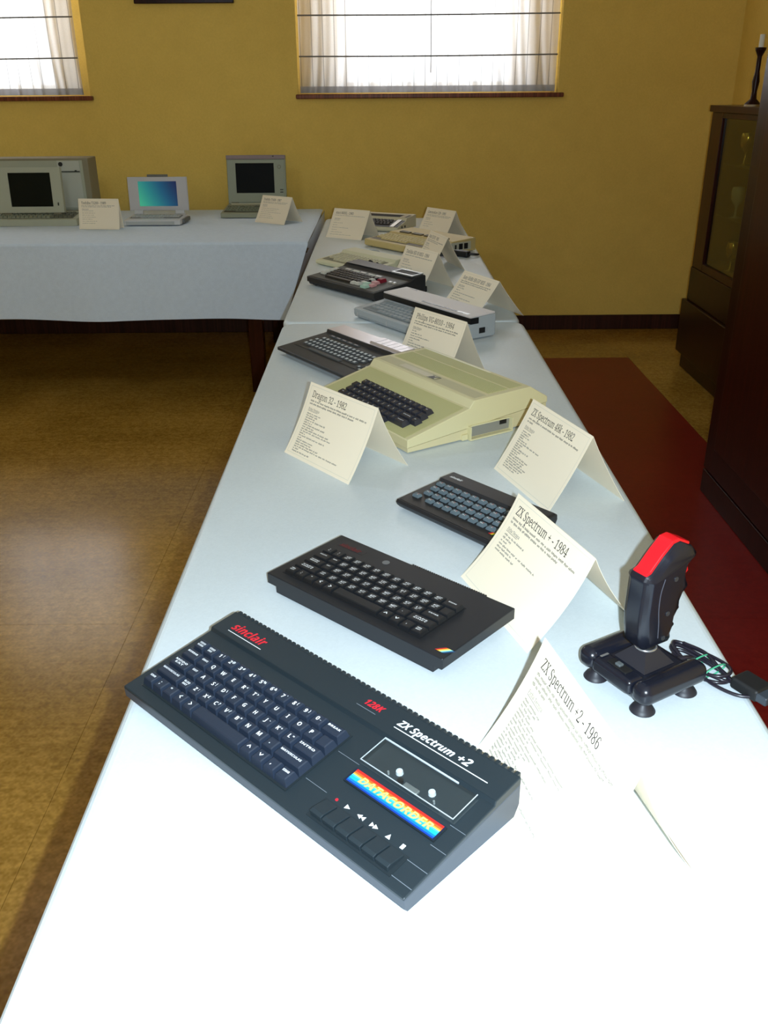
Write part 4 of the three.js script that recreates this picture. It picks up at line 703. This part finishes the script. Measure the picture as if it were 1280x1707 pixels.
{
  const grey = mat(srgb(206, 206, 208), 0.45), lid = mat(srgb(196, 194, 198), 0.5), dark = mat(srgb(104, 104, 100), 0.5), keyM = mat(srgb(176, 178, 176), 0.5);
  const t = thing('portable_computer', 'small light grey laptop showing a blue-green lit screen', 'computer', [-1.327, CY + 0.001, -4.846], R(-1.5), 'old portable computers on the tablecloth');
  const W = 0.292;
  obj('base', sweep([[0, 0.004], [0, 0.024], [0.004, 0.028], [0.19, 0.036], [0.2, 0.03], [0.2, 0.004]], 0, W, 0.003), grey, t);
  const kb = tilt(t, 'keyboard', box(0.262, 0.0006, 0.1, 0.146, 0.0003, -0.1), dark, 0, 0.0282, -0.004, Math.atan2(0.008, 0.186));
  for (let r = 0; r < 5; r++) for (let i = 0; i < 14; i++) { if (r === 4 && (i < 3 || i > 9)) continue; const k = obj('key', cap(0.0168, 0.0158, 0.005, 0.002), keyM, kb); k.position.set(0.026 + (r % 2) * 0.004 + i * 0.0178, 0.0004, -0.14 + r * 0.0185); }
  obj('front_strip', span(0.01, W - 0.03, 0.006, 0.0215, -0.001, 0.0012), keyM, t);
  obj('battery_end', rspan(W - 0.004, W + 0.012, 0.006, 0.026, -0.19, -0.05, 0.004), dark, t);
  const sc = new THREE.Group(); sc.name = 'screen'; t.add(sc); sc.position.set(0, 0.036, -0.186); sc.rotation.x = -0.06;
  const x0 = -0.016, x1 = 0.3, ym = 0.018, yM = 0.186;
  obj('bezel', [rspan(x0, x1, ym, yM, -0.016, -0.003, 0.003), span(x0 + 0.004, 0.04, ym + 0.004, yM - 0.004, -0.004, 0), span(0.244, x1 - 0.004, ym + 0.004, yM - 0.004, -0.004, 0), span(0.04, 0.244, ym + 0.004, 0.04, -0.004, 0), span(0.04, 0.244, 0.164, yM - 0.004, -0.004, 0)], lid, sc);
  const glow = canvas(256, 160, (g, w, h) => { const a = g.createLinearGradient(0, h * 0.8, w, 0); a.addColorStop(0, '#4fd0a4'); a.addColorStop(0.3, '#2fa0a0'); a.addColorStop(0.6, '#1c6a90'); a.addColorStop(1, '#12285c'); g.fillStyle = a; g.fillRect(0, 0, w, h); });
  const pg = new THREE.PlaneGeometry(0.204, 0.124); obj('display', at(pg, 0.142, 0.102, -0.0025), mat(0x050505, 0.3, { emissive: 0xffffff, emissiveMap: glow, emissiveIntensity: 0.55 }), sc);
  obj('rear_handle', rspan(0.09, 0.2, yM - 0.002, yM + 0.012, -0.016, -0.006, 0.003), dark, sc);
  for (const x of [0.03, 0.25]) obj('hinge', rspan(x - 0.025, x + 0.025, 0.0, ym + 0.004, -0.016, -0.002, 0.004), grey, sc);
  const l = new THREE.RectAreaLight(new THREE.Color().setRGB(0.12, 0.5, 0.6), 0.25, 0.2, 0.12); l.position.set(0.142, 0.102, 0.002); l.rotation.y = Math.PI; sc.add(l);
}
{
  const body = mat(srgb(150, 152, 130), 0.6), frame = mat(srgb(134, 130, 110), 0.6), inner = mat(srgb(158, 164, 146), 0.6), keyM = mat(srgb(116, 122, 100), 0.6), keyDark = mat(srgb(60, 60, 50), 0.6), dark = mat(srgb(8, 12, 14), 0.5, { specularIntensity: 0.25 }), pinkish = mat(srgb(150, 132, 134), 0.6);
  const t = thing('portable_computer', 'tall grey-green laptop with a dark square screen, third from the left', 'computer', [-0.872, CY + 0.001, -5.122], R(-1), 'old portable computers on the tablecloth');
  const W = 0.335;
  obj('base', sweep([[0, 0.003], [0, 0.022], [0.004, 0.027], [0.25, 0.045], [0.3, 0.045], [0.3, 0.003]], 0, W, 0.003), body, t);
  const kb = tilt(t, 'keyboard', box(0.31, 0.0006, 0.15, W / 2, 0.0003, -0.095), keyDark, 0, 0.0272, -0.003, Math.atan2(0.018, 0.247));
  for (let r = 0; r < 6; r++) for (let i = 0; i < 16; i++) { if (r === 5 && (i < 3 || i > 11)) continue; const k = obj('key', cap(0.0175, 0.0182, 0.007, 0.003), r === 0 && (i % 4 === 0 || (i > 7 && i < 13)) ? keyDark : keyM, kb); k.position.set(0.024 + (r % 2) * 0.004 + i * 0.0188, 0.0005, -0.155 + r * 0.0215); }
  obj('light_bar', rspan(0.02, W - 0.02, 0.044, 0.052, -0.248, -0.236, 0.002), mat(srgb(196, 190, 160), 0.5), t);
  const sc = new THREE.Group(); sc.name = 'screen'; t.add(sc); sc.position.set(0, 0.046, -0.258); sc.rotation.x = -0.1;
  const x0 = 0.002, x1 = W - 0.002, yM = 0.258;
  obj('bezel', [rspan(x0, x1, 0, yM, -0.034, -0.006, 0.004), span(x0 + 0.008, 0.052, 0.01, 0.232, -0.007, 0), span(0.268, x1 - 0.008, 0.01, 0.232, -0.007, 0), span(0.052, 0.268, 0.01, 0.058, -0.007, 0), span(0.052, 0.268, 0.216, 0.232, -0.007, 0)], inner, sc);
  obj('top_rail', rspan(x0, x1, 0.236, yM, -0.008, 0.003, 0.003), pinkish, sc); obj('latch', rspan(0.262, 0.27, 0.248, 0.254, 0.002, 0.006, 0.001), keyDark, sc);
  obj('display', span(0.052, 0.268, 0.058, 0.216, -0.0068, -0.004), dark, sc);
  const em = new THREE.TorusGeometry(0.009, 0.0014, 8, 20); obj('dial', at(em, 0.298, 0.196, 0.0006), frame, sc);
  for (const y of [0.075, 0.062]) obj('indicator', box(0.018, 0.005, 0.002, 0.308, y, 0.0005), keyDark, sc);
  for (const x of [0.04, W - 0.04]) obj('hinge', rspan(x - 0.022, x + 0.022, -0.01, 0.012, -0.03, -0.004, 0.004), frame, sc);
}

// ---------------------------------------------------------------- furniture along the right wall
{
  const glass = mat(srgb(226, 226, 206), 0.0, { transmission: 1, thickness: 0, ior: 1.35 });
  const inside = woodTone(104, 74, 28, 0.5);
  const t = thing('glass_cabinet', 'low dark wooden display cabinet with a glass front, in the far right corner', 'cabinet', [0, 0, 0]);
  const x0 = 1.632, x1 = 1.99, z0 = -4.825, z1 = -3.55, yG = 0.567, yT = 1.302;
  const wood = (n, ...s) => obj(n, metric(rspan(...s, 0.003), 'z', 'y', 1.2), mahogany, t);
  obj('lower_case', [metric(rspan(x0 - 0.025, x1, 0.08, 0.36, z0 - 0.02, z1, 0.006), 'z', 'y', 1.2), metric(rspan(x0 - 0.004, x1, 0, 0.08, z0 + 0.02, z1, 0.004), 'z', 'y', 1.2), metric(rspan(x0 - 0.005, x1, 0.36, 0.53, z0, z1, 0.004), 'z', 'y', 1.2)], darkWood, t);
  wood('top_board', x0 - 0.012, x1, yT - 0.03, yT, z0 - 0.012, z1); wood('front_rail', x0, x0 + 0.03, 0.53, yG, z0 + 0.15, z1 - 0.1); wood('front_rail', x0, x0 + 0.03, yT - 0.055, yT - 0.03, z0 + 0.15, z1 - 0.1);
  wood('corner_post', x0, x0 + 0.035, 0.53, yT - 0.03, z0, z0 + 0.15); wood('side_panel', x0 + 0.035, x1, 0.53, yT - 0.03, z0, z0 + 0.02); wood('corner_post', x0, x0 + 0.035, 0.53, yT - 0.03, z1 - 0.1, z1); wood('side_panel', x0 + 0.035, x1, 0.53, yT - 0.03, z1 - 0.02, z1);
  wood('centre_post', x0, x0 + 0.03, yG, yT - 0.055, -4.215, -4.15);
  obj('back_board', metric(span(x1 - 0.02, x1, 0.53, yT - 0.03, z0 + 0.02, z1 - 0.02), 'z', 'y', 1), inside, t);
  obj('floor_board', span(x0 + 0.03, x1 - 0.02, 0.53, 0.56, z0 + 0.02, z1 - 0.02), inside, t);
  for (const y of [0.8, 1.04]) obj('shelf', span(x0 + 0.05, x1 - 0.02, y, y + 0.008, z0 + 0.02, z1 - 0.02), glass, t);
  for (const [a, b] of [[z0 + 0.15, -4.215], [-4.15, z1 - 0.1]]) obj('pane', span(x0 + 0.012, x0 + 0.016, yG, yT - 0.055, a, b), glass, t);
  // goblets and cups inside
  const crystal = mat(srgb(236, 240, 230), 0.05, { transmission: 0.75, thickness: 0, ior: 1.5 }), brass = mat(srgb(196, 170, 90), 0.2, { metalness: 0.9 });
  const profile = [[0.0001, 0], [0.03, 0], [0.03, 0.003], [0.006, 0.008], [0.005, 0.05], [0.012, 0.06], [0.03, 0.085], [0.032, 0.12], [0.028, 0.14], [0.0265, 0.14], [0.029, 0.12], [0.0265, 0.087], [0.009, 0.064], [0.0001, 0.06]].map((p) => new THREE.Vector2(...p));
  const lathe = new THREE.LatheGeometry(profile, 24);
  const spots = [[0.56, -4.33, 'on the cabinet floor nearest the corner post', crystal, 'crystal'], [0.808, -4.36, 'on the lower glass shelf', brass, 'brass'], [1.048, -4.34, 'on the upper glass shelf', crystal, 'crystal'], [0.56, -4.5, 'on the cabinet floor towards the corner', brass, 'brass'], [1.048, -4.52, 'on the upper glass shelf towards the corner', brass, 'brass'], [0.808, -4.54, 'on the lower glass shelf towards the corner', crystal, 'crystal']];
  for (const [y, z, where, m, k] of spots) { const g = thing('goblet', `small ${k} goblet ${where} of the cabinet`, 'goblet', [1.71, y, z], 0, 'goblets in the glass cabinet'); obj('bowl', lathe, m, g); }
}
{
  const t = thing('candlestick', 'dark candlestick with a white candle on top of the glass cabinet', 'candlestick', [1.668, 1.302, -4.42]);
  obj('stem', new THREE.LatheGeometry([[0.0001, 0], [0.035, 0], [0.034, 0.012], [0.014, 0.03], [0.011, 0.06], [0.016, 0.1], [0.010, 0.14], [0.010, 0.2], [0.022, 0.225], [0.024, 0.235], [0.0001, 0.236]].map((p) => new THREE.Vector2(...p)), 24), darkWood, t);
  obj('foot_band', cyl(0.036, 0.037, 0.008, 0, 0.004, 0, 24), mat(srgb(176, 150, 110), 0.4), t); obj('candle', cyl(0.011, 0.011, 0.05, 0, 0.261, 0, 18), mat(srgb(232, 226, 208), 0.6), t);
}
{
  const t = thing('wardrobe', 'tall glossy dark wooden wardrobe cut off by the right edge of the photo', 'wardrobe', [0, 0, 0]);
  const x0 = 1.196, x1 = 1.84, z0 = -3.125, z1 = -1.6, H = 2.15;
  const m = (g) => metric(g, 'z', 'y', 1);
  obj('carcass', [m(rspan(x0 + 0.022, x1, 0.08, H, z0, z1, 0.006)), m(rspan(x0 + 0.004, x1, 0, 0.09, z0 + 0.002, z1 - 0.002, 0.004))], darkWood, t);
  for (const [a, b] of [[z0 + 0.012, -2.37], [-2.355, z1 - 0.012]]) { const d = obj('door', m(rspan(x0, x0 + 0.024, 0.1, H - 0.03, a, b, 0.006)), darkWood, t); obj('door_panel', m(rspan(x0 - 0.006, x0 + 0.004, 0.2, H - 0.15, a + 0.09, b - 0.09, 0.005)), mahogany, d); obj('handle', rspan(x0 - 0.02, x0, 1.0, 1.1, a < -3 ? b - 0.045 : a + 0.03, a < -3 ? b - 0.03 : a + 0.045, 0.004), mat(srgb(150, 120, 70), 0.3, { metalness: 0.9 }), d); }
  obj('cornice', m(rspan(x0 - 0.015, x1 + 0.01, H, H + 0.05, z0 - 0.02, z1 + 0.02, 0.01)), darkWood, t);
}

renderer.render(scene, camera);
